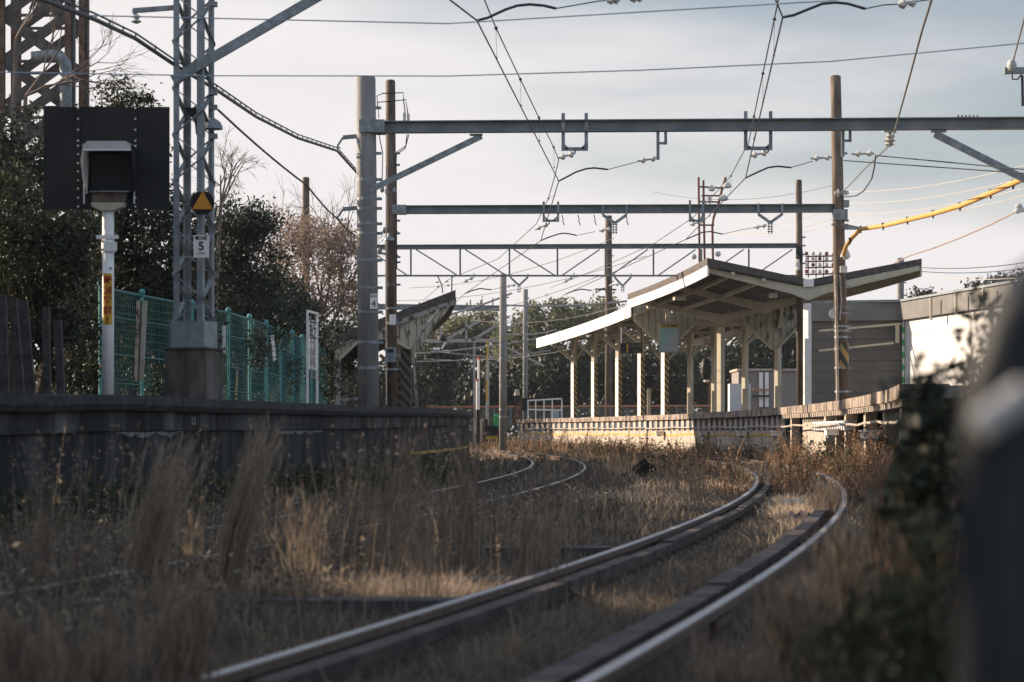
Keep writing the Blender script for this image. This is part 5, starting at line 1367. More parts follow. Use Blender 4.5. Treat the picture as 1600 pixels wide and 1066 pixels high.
tree('evergreen_tree', 'dark tree wedged below the rust brown tree', 455, 69, 1.1, [(425, 500, 0.8, 0.8, 0), (480, 545, 0.9, 0.7, 0), (420, 540, 0.9, 0.9, 0.4), (525, 540, 0.8, 0.7, 0.5), (470, 585, 1.1, 0.8, 0.5)], 260, 60, 0.2, 0.06, m_leafd, GT)
tree('evergreen_tree', 'dense dark bush beside the peeling canopy boards', 540, 76, 1.1, [(550, 500, 0.7, 0.7, 0), (560, 520, 0.8, 0.7, 0), (530, 540, 0.8, 0.8, 0.3), (560, 590, 0.8, 0.9, 12), (520, 600, 0.8, 0.8, 12)], 170, 50, 0.2, 0.06, m_leafd, GT)
# rust-brown, half-bare tree
Y = 72.0
t = thing('rusty_tree', 'half bare rust brown tree beside the thick concrete pole', 'tree', P(495, 600, Y), GT)
mb = MB(); tips = []
for q in ((-0.35, 0.0), (0.15, 0.2), (0.0, -0.3), (0.5, 0.0), (-0.7, 0.1)):
    branches(mb, P(495, 560, Y), Vector((q[0], q[1], 1)).normalized(), 1.85, 0.07, 5, 0.36, tips)
mb.build('trunk', m_barkg, t)
T = np.array([tuple(v) for v in tips]); T = T[(T[:, 2] < ZW(335, Y)) & (T[:, 0] < XW(562, Y))]
idx = rng.integers(0, len(T), 9000)
V, Q = leaves(T[idx] + rng.normal(size=(9000, 3)) * 0.13, 0.055); np_mesh('crown', V, Q, m_leafb, t)
B = [(P(q[0], q[1], Y).x, Y, P(q[0], q[1], Y).z, q[2], q[2], q[3]) for q in ((475, 375, 0.8, 0.5), (520, 390, 0.8, 0.7), (450, 415, 0.7, 0.8), (500, 450, 1.1, 0.9), (470, 480, 1.0, 0.9), (535, 450, 0.7, 0.9))]
pts, cc = crown_pts(B, 200, 50, 0.18); V, Q = leaves(pts, 0.055); np_mesh('dry_leaves', V, Q, m_leafb, t)
# bare twiggy tree over the signal
for px, py, dx, dz, L, dp, lab, Y in ((40, 150, 1.0, 0.45, 0.85, 4, 'bare branch crossing the pale sky above the signal board', 38.5), (25, 60, 0.4, 0.9, 0.8, 4, 'bare twigs climbing through the lattice tower', 38.2), (345, 320, 0.25, 1.0, 0.55, 4, 'bare twigs rising beside the lattice mast', 46)):
    mb = MB(); o = P(px, py, Y)
    t = thing('bare_tree', lab, 'tree', Vector((o.x, Y, 1.0)))
    mb.tube([Vector((o.x - 0.25, Y, 1.0)), Vector((o.x - 0.1, Y, (o.z + 1) / 2)), o], 0.06, 6, 0.035)
    for _ in range(3 if px < 300 else 4): branches(mb, o, Vector((dx + random.gauss(0, 0.3), random.gauss(0, 0.2), dz + random.gauss(0, 0.25))).normalized(), L, 0.022, dp, 0.42)
    mb.build('trunk', m_barkg, t)
# ivy on the fence
for px, py, Y, lab, n in ((400, 545, 47.2, 'around the tilted white tag', 26), (455, 590, 54, 'farther along the fence foot', 20), (515, 590, 62, 'at the far end of the fence', 34), (250, 585, 40, 'at the near fence panel', 16), (510, 540, 63.2, 'climbing beside the canopy corner', 26)):
    pts, cc = crown_pts([(XW(px, Y), Y - 0.1, ZW(py, Y), 0.33 * Y / 50, 0.15, 0.5 * Y / 50)], n, 26, 0.12)
    V, Q = leaves(pts, 0.045); o = np_mesh('ivy', V, Q, m_leafd, loc=(XW(px, Y), Y, 1.0)); tag(o, 'dark ivy tangle on the teal fence ' + lab, 'ivy', 'ivy clumps on the fence')
# screening row behind the fence
for i, (px, Y) in enumerate(((150, 47), (205, 50), (300, 54), (330, 57), (400, 60), (430, 66), (380, 56))):
    tree('hedge_shrub', 'dark shrub behind the teal mesh, ' + ('behind the signal post', 'behind the slatted marker post', 'behind the lattice mast footing', 'just past the mast footing', 'behind the tagged fence posts', 'toward the rust brown tree', 'behind the round dark tree')[i], px, Y, 1.0, [(px, 560, 0.9, 0.8, 0), (px + 20, 500, 0.9, 0.8, 0.3), (px - 10, 460, 0.8, 0.7, 0.3)], 110, 60, 0.2, 0.07, m_leafd, 'shrubs behind the fence', cat='shrub')
# distant trees
GF = 'trees beyond the yard'
far = [(690, 160, [(672, 590, 1.9, 2.2, 0), (705, 600, 1.8, 2.0, 0), (690, 545, 1.2, 0.6, 0)], m_leafd, 'black shaded tree under the peeling canopy edge'),
       (720, 185, [(700, 530, 2.2, 1.7, 0), (740, 515, 2.2, 1.7, 0), (770, 545, 2.2, 2.0, 0)], m_leaff, 'pale green tree behind the tubular gantry'),
       (840, 178, [(860, 500, 2.6, 1.6, 0), (830, 515, 2.0, 1.8, 0), (895, 497, 1.9, 1.3, 0), (840, 560, 2.8, 2.6, 0), (810, 540, 2.0, 2.0, 0)], m_leaff, 'broad sunlit tree above the yard between the poles'),
       (960, 182, [(930, 510, 2.4, 1.6, 0), (975, 520, 2.4, 2.0, 0), (955, 570, 2.6, 2.4, 0), (945, 484, 1.2, 0.7, 0)], m_leaff, 'sunlit tree rising behind the gable canopy'),
       (880, 150, [(860, 610, 2.2, 1.8, 0), (910, 600, 2.2, 2.0, 0), (890, 575, 2.0, 1.6, 0)], m_leafd, 'black hedge mass behind the striped posts'),
       (1010, 150, [(980, 600, 2.2, 1.8, 0), (1030, 590, 2.2, 2.2, 0), (1070, 600, 2.0, 2.0, 0)], m_leafm, 'bright mottled tree behind the timetable board'),
       (1120, 155, [(1110, 590, 2.2, 2.4, 0), (1160, 585, 2.2, 2.4, 0)], m_leafd, 'dark tree behind the oval mirror'),
       (1220, 150, [(1200, 560, 2.2, 2.2, 0), (1240, 550, 2.0, 2.2, 0)], m_leafd, 'dark tree under the peeling gable end'),
       (780, 152, [(760, 620, 1.8, 1.6, 0), (800, 610, 1.8, 1.8, 0)], m_leafd, 'dark low tree behind the concrete pole')]
for px, Y, bl, lm, lab in far:
    tree('distant_tree', lab, px, Y, -0.2, bl, 210, 34, 0.38, 0.20, lm, GF, trunk_r=0.25)
tree('distant_tree', 'low tree tops above the grey building roof', 1560, 150, -0.2, [(1550, 452, 1.6, 0.7, 0), (1585, 448, 1.4, 0.8, 0), (1440, 464, 0.9, 0.3, 0)], 90, 30, 0.3, 0.16, m_leafd, GF, trunk_r=0.2)
# trees on the bank beyond the frame edge, which shade the near tracks
GS = 'trees on the bank beyond the frame'
for i, (X, Y, h) in enumerate(((-9.5, -3, 7.5), (-9, 2.5, 7), (-9.2, 7.5, 6.4), (-8.6, 12, 5.6), (-9.4, 16.5, 6.0), (-9.0, 21.0, 5.2), (-9.6, 25.5, 4.6), (-10.5, 31, 5.4))):
    tree('bank_tree', 'leafy tree on the bank out of frame, ' + ('behind the viewer', 'beside the viewer', 'third along', 'fourth along', 'fifth along', 'sixth along', 'seventh along', 'eighth along')[i], 0, Y, 1.0, [(0, h * 0.55, 2.2, h * 0.33, 0), (0.6, h * 0.72, 1.7, h * 0.25, 1.2), (-0.5, h * 0.4, 2.3, h * 0.25, -1), (0.4, h * 0.3, 2.0, h * 0.22, 2)], 190, 70, 0.34, 0.13, m_leafd, GS, X=X, gaps=GAPS)

# undergrowth along the bank, and the far wood beyond the yard
n = 26000
yb_ = rng.uniform(20, 84, n); xb = -8.8 - rng.exponential(0.8, n) - np.maximum(0, (yb_ - 66) * 0.12); zb_ = 0.95 + rng.uniform(0, 1, n) ** 1.5 * (1.5 + 0.9 * np.sin(yb_ * 0.9))
V, Q = leaves(np.stack([xb, yb_, zb_], 1), 0.09)
tag(np_mesh('undergrowth', V, Q, m_leafd, loc=(-9, 50, 1)), 'dark ground cover along the bank behind the fence', 'undergrowth', kind='stuff')
n = 26000
xf = rng.uniform(-45, 70, n); zf = rng.uniform(0, 1, n) ** 0.9 * (4.2 + 1.0 * np.sin(xf * 0.45) + 0.6 * np.sin(xf * 1.3 + 1)) - 0.2
V, Q = leaves(np.stack([xf, 200 + rng.normal(0, 2.5, n), zf], 1), 0.34)
tag(np_mesh('distant_wood', V, Q, m_leafd, loc=(0, 200, 0)), 'dark far-off wood closing the view beyond the yard', 'wood', kind='stuff')

n = 16000
xf = rng.uniform(-17, -4.2, n); yf = rng.uniform(112, 124, n) - (xf + 4) * 0.5; zf = rng.uniform(0, 1, n) * (4.4 + 0.8 * np.sin(xf * 1.1))
V, Q = leaves(np.stack([xf, yf, zf], 1), 0.2)
tag(np_mesh('thicket', V, Q, m_leafd, loc=(-10, 118, 0)), 'dark thicket under the weathered canopy behind the thick pole', 'thicket', kind='stuff')
# ---- grasses
def blades(X, Y, Z, Hh, Wd, lean_x, lean_y, curl=0.5):
    n = len(X); az = rng.uniform(0, math.pi, n)
    dx, dy = np.cos(az) * Wd / 2, np.sin(az) * Wd / 2
    V = np.empty((n, 6, 3)); B = np.stack([X, Y, Z], 1)
    m = np.stack([X + lean_x * 0.35, Y + lean_y * 0.35, Z + Hh * 0.55], 1)
    tp = np.stack([X + lean_x, Y + lean_y, Z + Hh * rng.uniform(1 - curl, 1.0, n)], 1)
    d = np.stack([dx, dy, np.zeros(n)], 1)
    V[:, 0] = B - d; V[:, 1] = B + d; V[:, 2] = m + d * 0.85; V[:, 3] = m - d * 0.85; V[:, 4] = tp + d * 0.25; V[:, 5] = tp - d * 0.25
    q = np.array([[0, 1, 2, 3], [3, 2, 4, 5]]); Q = (np.arange(n)[:, None, None] * 6 + q[None]).reshape(-1, 4)
    return V.reshape(-1, 3), Q
def near_rails(X, Y):
    d = X - (-2.4 + 0.24 * Y - Y * Y / 500)
    return (d > -0.7) & (d < G + 0.25) & (Y > 34) & (Y < 85)
def vnoise(x, y, s, seed=0):
    return 0.5 + 0.25 * (np.sin(x * 2.1 / s + seed) * np.cos(y * 1.7 / s + 1.3 * seed) + np.sin((x + y) * 1.3 / s + 2.1 * seed + np.sin(x / s)) )
def keep_mask(X, Y):
    ok = np.ones(len(X), bool)
    fr = -2.4 + 0.24 * Y - Y * Y / 500; d = X - fr
    ok &= ~((d > -0.055) & (d < 0.235)); ok &= ~((d > G - 0.30) & (d < G + 0.055))
    fl = -5.13 + 0.2 * Y - Y * Y / 560; d2 = X - fl
    over = (rng.uniform(size=len(X)) < 0.95) & (Y < 26)
    ok &= ~((np.abs(d2) < 0.05) & ~over); ok &= ~((np.abs(d2 - G) < 0.05) & ~over)
    ok &= X > fl - 1.45
    ok &= (X < -0.41 + 0.24 * Y - 0.002 * Y * Y - 0.05) | (Y < 31)
    for a, b, y in TIM:
        ok &= ~((X > a - 0.05) & (X < b + 0.05) & (Y > y - 0.28) & (Y < y + 0.24))
    return ok
def field(n, y0, y1, mode):
    if mode == 'screen':
        s = rng.uniform(YH + 0.86 * F / y1, YH + 0.86 * F / y0, n); Y = 0.86 * F / (s - YH)
    else:
        Y = np.exp(rng.uniform(math.log(y0), math.log(y1), n))
    X = (rng.uniform(-80, 1780, n) - 800) * Y / F
    k = keep_mask(X, Y); return X[k], Y[k]
Xs, Ys_ = [], []
for n, a, b, md in ((120000, 4.2, 118, 'screen'), (130000, 6, 118, 'log')):
    x, y = field(n, a, b, md); Xs.append(x); Ys_.append(y)
X = np.concatenate(Xs); Yv = np.concatenate(Ys_); n = len(X)
hf_ = vnoise(X, Yv, 0.9, 1.0) * 0.6 + vnoise(X, Yv, 0.3, 4.0) * 0.4
# near the rails the growth stays low
dr = np.minimum(np.abs(X - (-2.4 + 0.24 * Yv - Yv ** 2 / 500)), np.abs(X - (-2.4 + 0.24 * Yv - Yv ** 2 / 500) - G))
inside = ((X - (-2.4 + 0.24 * Yv - Yv ** 2 / 500)) > 0) & ((X - (-2.4 + 0.24 * Yv - Yv ** 2 / 500)) < G)
hh = (0.08 + 0.25 * hf_ ** 1.5) * rng.uniform(0.5, 1.2, n)
hh = np.where(inside, hh * 0.85, hh)
hh = np.where(dr < 0.45, np.minimum(hh, 0.15), hh)
hh = hh * np.clip(1.0 + (Yv - 30) / 120, 1, 1.5)
hh = np.where(near_rails(X, Yv), np.minimum(hh, 0.13), hh)
wd = np.maximum(0.0035, Yv * 0.9 / 2418) * rng.uniform(0.7, 1.4, n)
az = rng.uniform(0, 2 * math.pi, n); ln = hh * np.abs(rng.normal(0.55, 0.5, n))
V, Q = blades(X, Yv, np.full(n, -0.18), hh, wd, np.cos(az) * ln, np.sin(az) * ln, 0.6)
tag(np_mesh('dry_grass', V, Q, m_grass, loc=(0, 30, -0.17)), 'tangled dry straw grass covering the track bed', 'grass', kind='stuff')
# denser growth between the rails of the near track
n = 42000
s_ = rng.uniform(YH + 0.86 * F / 60, YH + 0.86 * F / 5, n); y = 0.86 * F / (s_ - YH); x = -2.4 + 0.24 * y - y * y / 500 + rng.uniform(0.225, G - 0.285, n)
h = rng.uniform(0.05, 0.19, n) * (0.7 + 0.5 * vnoise(x, y, 0.4, 3.0)); az = rng.uniform(0, 2 * math.pi, n); ln = h * np.abs(rng.normal(0.5, 0.5, n))
V, Q = blades(x, y, np.full(n, -0.18), h, np.maximum(0.0035, y * 0.9 / 2418), np.cos(az) * ln, np.sin(az) * ln, 0.7)
tag(np_mesh('track_grass', V, Q, m_grass, loc=(0, 30, -0.17)), 'fluffy dry grass growing between the near rails', 'grass', kind='stuff')
# knee-high tussocks over the far-left track and the ground before it
n = 60000
y = np.exp(rng.uniform(math.log(7.5), math.log(25), n)); x = -5.13 + 0.2 * y - y * y / 560 + rng.uniform(-1.2, 2.4, n)
dens = vnoise(x, y, 0.5, 7.0); k = (rng.uniform(size=n) < dens * 1.3) & keep_mask(x, y) & (x < -2.4 + 0.24 * y - y * y / 500 - 0.35); x, y = x[k], y[k]; n = len(x)
h = rng.uniform(0.12, 0.42, n) * (0.45 + 0.8 * vnoise(x, y, 0.35, 5.0)); az = rng.uniform(0, 2 * math.pi, n); ln = h * np.abs(rng.normal(0.35, 0.3, n))
V, Q = blades(x, y, np.full(n, -0.18), h, np.maximum(0.004, y * 0.7 / 2418), np.cos(az) * ln, np.sin(az) * ln, 0.5)
C = np.stack([x, y, -0.18 + h * 0.85], 1)[::2]; V2, Q2 = leaves(C + rng.normal(size=C.shape) * 0.03, 0.02)
tag(np_mesh('tussock_grass', np.concatenate([V, V2]), np.concatenate([Q, Q2 + len(V)]), m_grass, loc=(-2, 14, -0.17)), 'knee high dry tussocks half hiding the rails beside the dark platform', 'grass', kind='stuff')
# brittle straw in the sun patches, its pale colour standing for sunlight
X_ = []; Y_ = []
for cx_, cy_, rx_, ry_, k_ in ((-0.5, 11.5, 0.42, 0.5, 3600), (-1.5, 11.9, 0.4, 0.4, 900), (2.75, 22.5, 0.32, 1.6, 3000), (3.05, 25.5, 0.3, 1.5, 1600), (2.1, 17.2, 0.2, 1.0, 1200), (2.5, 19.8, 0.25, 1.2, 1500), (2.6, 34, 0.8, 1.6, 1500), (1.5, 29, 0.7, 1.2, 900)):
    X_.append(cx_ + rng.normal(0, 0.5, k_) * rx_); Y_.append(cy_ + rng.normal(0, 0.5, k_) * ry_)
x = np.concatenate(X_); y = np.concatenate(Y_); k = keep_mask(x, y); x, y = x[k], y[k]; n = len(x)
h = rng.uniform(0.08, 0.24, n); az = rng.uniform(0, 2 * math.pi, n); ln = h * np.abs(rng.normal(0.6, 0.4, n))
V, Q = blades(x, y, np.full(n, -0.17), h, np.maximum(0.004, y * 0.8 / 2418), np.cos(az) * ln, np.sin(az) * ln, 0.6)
m_sunstraw = grassmat('sunlit_straw', [(0.1, (0.26, 0.20, 0.14)), (0.6, (0.56, 0.43, 0.31)), (1.0, (0.82, 0.67, 0.50))], 0.5)
tag(np_mesh('straw', V, Q, m_sunstraw, loc=(1, 20, -0.17)), 'brittle straw coloured pale as if sunlit near the rails', 'straw', kind='stuff')
# dark leafy weeds among the russet ones
n = 15000
y = np.exp(rng.uniform(math.log(32), math.log(114), n)); x = (-0.41 + 0.24 * y - 0.002 * y * y) - 0.15 - np.abs(rng.normal(0, 1.1, n)) * (1 + (y - 30) / 60)
k = keep_mask(x, y) & (vnoise(x, y, 0.6, 11.0) > 0.55) & ~near_rails(x, y); x, y = x[k], y[k]; n = len(x)
h = rng.uniform(0.1, 0.5, n) * (0.6 + vnoise(x, y, 0.5, 3.0)); C = np.stack([x, y, -0.17 + h], 1) + rng.normal(size=(n, 3)) * 0.05
V, Q = leaves(C, 0.05); V2, Q2 = blades(x, y, np.full(n, -0.18), h, np.full(n, 0.012), rng.normal(0, 0.05, n), rng.normal(0, 0.05, n), 0.3)
tag(np_mesh('green_weeds', np.concatenate([V, V2]), np.concatenate([Q, Q2 + len(V)]), m_weed, loc=(5, 60, -0.17)), 'dull green weeds mixed with the russet ones below the platform', 'weeds', kind='stuff')
# rough grass beyond the near track, at the foot of the platform ramp
n = 30000
y = np.exp(rng.uniform(math.log(3.5), math.log(34), n)); x = -2.4 + 0.24 * y - y * y / 500 + G + 0.30 + rng.exponential(2.2, n); k = keep_mask(x, y) & (x < 14) & ((x + 2.4 - 0.24 * y + y * y / 500 > G + 0.75) | (y < 11)); x, y = x[k], y[k]; n = len(x)
h = rng.uniform(0.06, 0.30, n) * (0.4 + vnoise(x, y, 0.5, 6.0)) * np.clip((x + 2.4 - 0.24 * y + y * y / 500 - G) / 1.0, 0.35, 1.2); az = rng.uniform(0, 2 * math.pi, n); ln = h * np.abs(rng.normal(0.4, 0.4, n))
V, Q = blades(x, y, np.full(n, -0.18), h, np.maximum(0.005, y * 0.8 / 2418), np.cos(az) * ln, np.sin(az) * ln, 0.5)
tag(np_mesh('verge_grass', V, Q, m_tall, loc=(4, 15, -0.17)), 'rough russet grass on the verge beyond the outer rail', 'grass', kind='stuff')
# loose litter lying flat
x, y = field(60000, 4.5, 70, 'screen')
n = len(x); az = rng.uniform(0, 2 * math.pi, n); L = rng.uniform(0.05, 0.16, n)
V, Q = blades(x, y, -0.165 + rng.uniform(0, 0.06, n), rng.uniform(0.005, 0.05, n), np.maximum(0.005, y * 1.2 / 2418), np.cos(az) * L, np.sin(az) * L)
tag(np_mesh('fallen_leaves', V, Q, m_tall, loc=(0, 30, -0.17)), 'flattened stems and dead leaves on the track bed', 'leaf litter', kind='stuff')
# russet weeds toward the sunlit platform and at the far end
n = 26000
Y = np.exp(rng.uniform(math.log(30), math.log(116), n)); X = (-0.41 + 0.24 * Y - 0.002 * Y * Y) - 0.1 - np.abs(rng.normal(0, 1.0, n)) * (1 + (Y - 30) / 60)
k = keep_mask(X, Y) & ~(near_rails(X, Y) & (rng.uniform(size=n) < 0.93)); X, Y = X[k], Y[k]; n = len(X)
h = rng.uniform(0.08, 0.62, n) * (0.2 + 1.7 * np.clip(vnoise(X, Y, 0.7, 2.0), 0, 1) ** 2.5) * np.where(rng.uniform(size=n) < 0.03, 1.6, 1.0); az = rng.uniform(0, 2 * math.pi, n); ln = h * rng.uniform(0.05, 0.4, n)
V, Q = blades(X, Y, np.full(n, -0.18), h, np.maximum(0.006, Y * 1.0 / 2418), np.cos(az) * ln, np.sin(az) * ln, 0.2)
C = np.stack([X, Y, -0.18 + h * 0.8], 1); rep = np.repeat(C, 5, axis=0); rep += rng.normal(size=rep.shape) * np.array([0.035, 0.035, 0.09])
V2, Q2 = leaves(rep, 0.022)
V = np.concatenate([V, V2]); Q = np.concatenate([Q, Q2 + len(V) - len(V2)])
tag(np_mesh('russet_weeds', V, Q, m_red, loc=(5, 60, -0.17)), 'russet dry weeds along the foot of the sunlit platform', 'weeds', kind='stuff')

def tall_clump(label, px, Y, top_py, lean_px, spread, nst, lm, name='tall_grass', grp='tall dry grass clumps', fluff=6):
    nst = int(nst * 1.3)
    x0 = XW(px, Y); zt = ZW(top_py, Y); hgt = zt + 0.17
    n = nst; X = x0 + rng.normal(0, spread * 0.35, n); Yy = Y + rng.normal(0, spread * 0.5, n)
    h = hgt * rng.uniform(0.5, 1.0, n) ** 0.8; lx = lean_px * Y / F * (h / hgt) ** 1.5 + rng.normal(0, spread * 0.5, n) * (h / hgt); ly = rng.normal(0, spread * 0.4, n)
    V, Q = blades(X, Yy, np.full(n, -0.18), h, np.full(n, 0.0045), lx, ly, 0.06)
    m = n * fluff; i = np.repeat(np.arange(n), fluff); s = rng.uniform(0.55, 1.0, m)
    # along the upper stem (same piecewise-linear line as the blade)
    f = np.where(s < 0.55, 0.35, 0.35 + (s - 0.55) / 0.45 * 0.65)
    C = np.stack([X[i] + lx[i] * f, Yy[i] + ly[i] * f, -0.18 + h[i] * s], 1) + rng.normal(size=(m, 3)) * np.array([0.012, 0.012, 0.012])
    d = np.stack([lx[i] / h[i] + rng.normal(0, .15, m), rng.normal(0, 0.15, m), np.ones(m)], 1); d /= np.linalg.norm(d, axis=1)[:, None]
    L = rng.uniform(0.02, 0.055, m)[:, None]; sd_ = np.stack([np.full(m, 0.0018), np.zeros(m), np.zeros(m)], 1)
    V2 = np.stack([C - d * L - sd_ * 0.4, C + sd_, C + d * L, C - sd_], 1).reshape(-1, 3); Q2 = np.arange(4 * m).reshape(-1, 4)
    o = np_mesh(name, np.concatenate([V, V2]), np.concatenate([Q, Q2 + len(V)]), lm, loc=(x0, Y, -0.17))
    tag(o, label, 'grass clump', grp)
cl = [(215, 10.5, 668, 80, 0.11, 120, 'bushy clump leaning over at the third of the dark wall'), (350, 11, 640, 78, 0.09, 120, 'tallest bushy clump reaching the platform edge'),
      (55, 10, 742, 8, 0.12, 36, 'upright clump near the frame edge'), (110, 11, 800, 25, 0.16, 40, 'low drooping clump below the signal'), (300, 12, 765, 6, 0.10, 14, 'sparse lit stems between the two bushy clumps'),
      (545, 12.5, 655, 2, 0.16, 26, 'straight thin clump under the white paint mark'), (592, 12, 640, 34, 0.13, 40, 'straight tall clump beside the thick pole'), (632, 12.8, 648, 10, 0.14, 26, 'straight clump under the slim pole'),
      (735, 13.5, 640, -8, 0.13, 46, 'clump at the end of the dark platform'), (705, 13, 700, -6, 0.14, 24, 'shorter clump before the yellow line'), (830, 12.2, 770, 8, 0.20, 60, 'broad low clump in the middle of the grass'),
      (660, 11, 775, -15, 0.16, 30, 'low clump beyond the sunlit straw'), (475, 11.5, 742, 12, 0.18, 34, 'loose clump before the dark wall'), (420, 12.4, 760, 30, 0.16, 30, 'ragged clump behind the tallest one')]
for px, Y, tp, ln_, sp, ns, lab in cl:
    tall_clump('tall dry grass, ' + lab, px, Y, tp, ln_, sp, ns, m_plume if 'bushy clump' in lab and 'between' not in lab else m_tall)
# single stalks scattered between the clumps
n = 520
y = rng.uniform(9.5, 17, n); px_ = rng.uniform(20, 900, n); x = (px_ - 800) * y / F; k = keep_mask(x, y) & (rng.uniform(size=n) < vnoise(x, y, 0.25, 9.0) * 1.4); x, y = x[k], y[k]; n = len(x)
h = rng.uniform(0.35, 0.95, n); lx = h * rng.normal(0.08, 0.12, n); ly = h * rng.normal(0, 0.1, n)
V, Q = blades(x, y, np.full(n, -0.18), h, np.full(n, 0.0042), lx, ly, 0.04)
i = np.repeat(np.arange(n), 7); s = rng.uniform(0.75, 1.0, len(i)); f = 0.35 + (s - 0.55) / 0.45 * 0.65
C = np.stack([x[i] + lx[i] * f, y[i] + ly[i] * f, -0.18 + h[i] * s], 1) + rng.normal(size=(len(i), 3)) * 0.007
V2, Q2 = leaves(C, 0.016)
tag(np_mesh('grass_stalks', np.concatenate([V, V2]), np.concatenate([Q, Q2 + len(V)]), m_tall, loc=(-1, 12, -0.17)), 'scattered single dry stalks before the dark platform wall', 'grass', kind='stuff')
GB2 = 'near blurred grass tufts'
for px, Y, tp, ln_, sp, ns, lab in ((270, 6.4, 880, 25, 0.12, 80, 'at the bottom beside the rail end'), (150, 6.2, 930, 10, 0.12, 60, 'near the bottom corner'), (30, 6.5, 930, 10, 0.12, 60, 'in the bottom corner')):
    tall_clump('blurred brown grass tuft ' + lab, px, Y, tp, ln_, sp, ns, m_tall, grp=GB2)
for px, Y, tp, ln_, sp, ns, lab in ((1092, 26, 715, -10, 0.22, 40, 'where the near track bends'), (1040, 30, 725, 25, 0.3, 40, 'beside the diamond marker'), (1200, 33, 705, 10, 0.4, 50, 'past the bend of the guard planks'), (1290, 22, 738, 5, 0.2, 80, 'inside the outer rail'), (950, 38, 700, 0, 0.6, 60, 'between the two tracks')):
    tall_clump('sunlit straw weed clump ' + lab, px, Y, tp, ln_, sp, ns, m_tall, grp='sunlit weed clumps')
# dark weeds at the foot of the left wall
n = 9000; Y = rng.uniform(12, 44, n); X = -6.63 + 0.2 * Y - Y * Y / 560 + 0.12 + np.abs(rng.normal(0, 0.3, n)); h = rng.uniform(0.1, 0.42, n)
C = np.stack([X, Y, -0.15 + h], 1); V, Q = leaves(C + rng.normal(size=C.shape) * 0.05, 0.035)
V2, Q2 = blades(X, Y, np.full(n, -0.18), h, np.full(n, 0.006), rng.normal(0, 0.06, n), rng.normal(0, 0.06, n), 0.3)
tag(np_mesh('wall_weeds', np.concatenate([V, V2]), np.concatenate([Q, Q2 + len(V)]), m_weed, loc=(-3, 25, -0.17)), 'dark leafy weeds at the foot of the dark platform wall', 'weeds', kind='stuff')

# ---- foreground, right: shrubs far out of focus
def fshrub(label, px, Y, blobs, ncl, per, clr, leaf, lm):
    B = [(P(a, b, Y + dy).x, Y + dy, P(a, b, Y + dy).z, r, r, rz) for a, b, r, rz, dy in blobs]
    x = XW(px, Y); t = thing('foreground_shrub', label, 'shrub', (x, Y, -0.17), 'out of focus shrubs near the viewer')
    pts, cc = crown_pts(B, ncl, per, clr); V, Q = leaves(pts, leaf); np_mesh('foliage', V, Q, lm, t)
    mb = MB()
    for c in cc[::3]:
        c = Vector(c); mb.tube([(x + random.uniform(-.1, .1), Y + random.uniform(-.1, .1), -0.2), Vector((x, Y, -0.17)).lerp(c, 0.6) + Vector((random.uniform(-.04, .04), 0, 0.03)), c], 0.007, 5, 0.003)
    mb.build('stem', m_bark, t)
fshrub('dark blurred shrub with broad leaves against the white hoarding', 1445, 5.0, [(1445, 625, 0.055, 0.055, 0), (1480, 650, 0.06, 0.04, 0), (1425, 690, 0.06, 0.06, 0), (1460, 720, 0.09, 0.07, 0), (1400, 760, 0.06, 0.06, 0), (1470, 800, 0.08, 0.08, 0)], 60, 16, 0.022, 0.020, m_leafd)
fshrub('blurred leafy sprig below the near dark post top', 1545, 7.0, [(1548, 560, 0.07, 0.14, 0), (1530, 500, 0.06, 0.08, 0), (1505, 590, 0.04, 0.07, 0), (1555, 620, 0.08, 0.09, 0), (1530, 700, 0.09, 0.10, 0), (1510, 820, 0.10, 0.14, 0)], 70, 14, 0.025, 0.022, m_leafd)
fshrub('dark blurred bush filling the bottom corner beside the post', 1400, 4.3, [(1440, 960, 0.16, 0.09, 0), (1350, 1010, 0.12, 0.08, 0), (1480, 860, 0.10, 0.09, 0), (1430, 1080, 0.12, 0.05, 0)], 45, 16, 0.03, 0.020, m_weed)
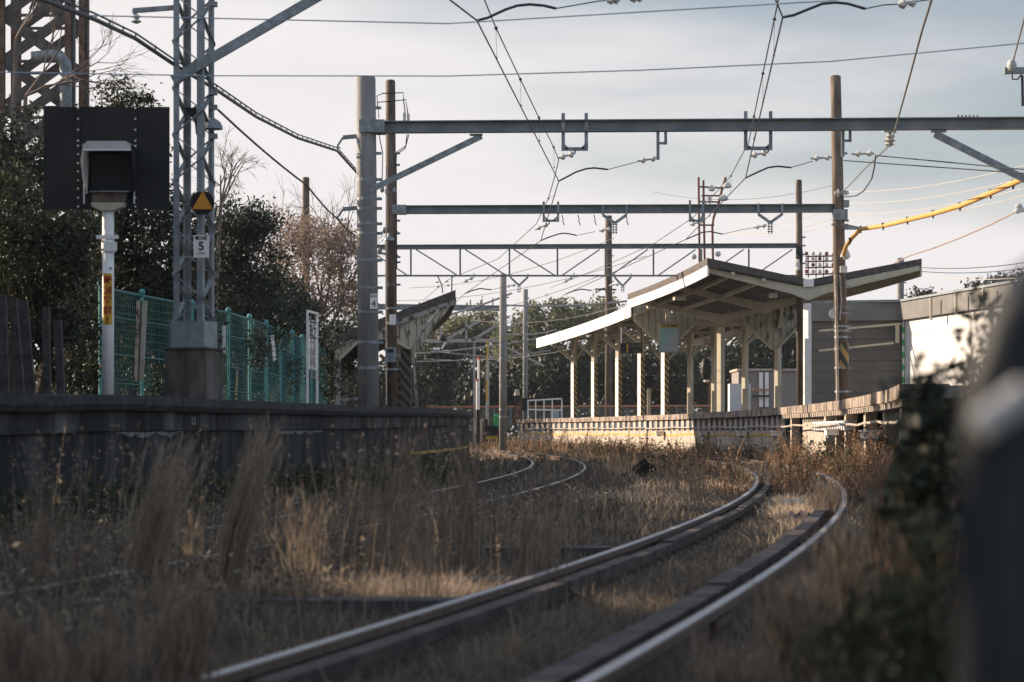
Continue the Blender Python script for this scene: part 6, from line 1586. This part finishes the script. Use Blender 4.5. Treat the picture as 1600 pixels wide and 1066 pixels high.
for px, Y, tp, ln_, sp, ns, lab in ((1330, 7.2, 800, -5, 0.10, 110, 'under the curve of the outer rail'), (1250, 6.6, 880, -20, 0.10, 100, 'beside the outer rail'), (1400, 8.5, 730, 10, 0.12, 100, 'below the toothed platform edge'), (1160, 6.0, 985, 10, 0.10, 80, 'at the bottom beside the outer rail'), (1470, 6.5, 720, 20, 0.12, 90, 'behind the dark near post'), (1400, 13, 700, 0, 0.2, 80, 'behind the blurred shrub')):
    tall_clump('blurred russet reeds ' + lab, px, Y, tp, ln_, sp, ns, m_tall if px < 1390 else m_red, name='blurred_reeds', grp='blurred reeds near the viewer', fluff=10)

# near post out of focus at the frame edge
Y = 1.45
m_post = mat('dark_blue_post', (0.030, 0.036, 0.042), 0.6, var=0.2, spec=0.25)
m_pband = mat('pale_band', (0.55, 0.54, 0.52), 0.5, var=0.06)
t = thing('guard_rail', 'dark bent guard rail post out of focus with a pale band', 'railing', P(1560, 1300, Y))
pts = [P(1548, 1500, Y), P(1548, 1000, Y), P(1550, 760, Y), P(1553, 680, Y), P(1562, 600, Y), P(1580, 530, Y), P(1612, 470, Y), P(1665, 430, Y), P(1740, 410, Y)]
mb = MB(); mb.tube(pts, 0.0205, 20); mb.build('bent_tube', m_post, t, smooth=True)
mb = MB(); mb.tube([P(1528, 668, Y - 0.035), P(1560, 646, Y - 0.035), P(1604, 612, Y - 0.035)], 0.0095, 12); mb.build('clamp_bar', m_pband, t)
mb = MB(); mb.tube([P(1610, 1500, Y + .03), P(1610, 640, Y + .03)], 0.016, 14); mb.build('upright', m_post, t, smooth=True)

# thin haze added over the yard to lift the shadows
hz = MB().box((0, 720, 8.0), (640, 1600, 19.0)).build('haze', m_dark, loc=(0, 720, 8))
hm = bpy.data.materials.new('added_haze'); hm.use_nodes = True
hn = hm.node_tree; hn.nodes.remove(hn.nodes['Principled BSDF'])
hv = hn.nodes.new('ShaderNodeVolumePrincipled'); hv.inputs['Color'].default_value = (0.80, 0.88, 0.95, 1); hv.inputs['Density'].default_value = 0.0002; hv.inputs['Anisotropy'].default_value = 0.2
hn.links.new(hv.outputs[0], hn.nodes['Material Output'].inputs['Volume'])
hz.data.materials.clear(); hz.data.materials.append(hm)
tag(hz, 'thin pale haze added over the whole yard to lift shadows', 'haze', kind='stuff')
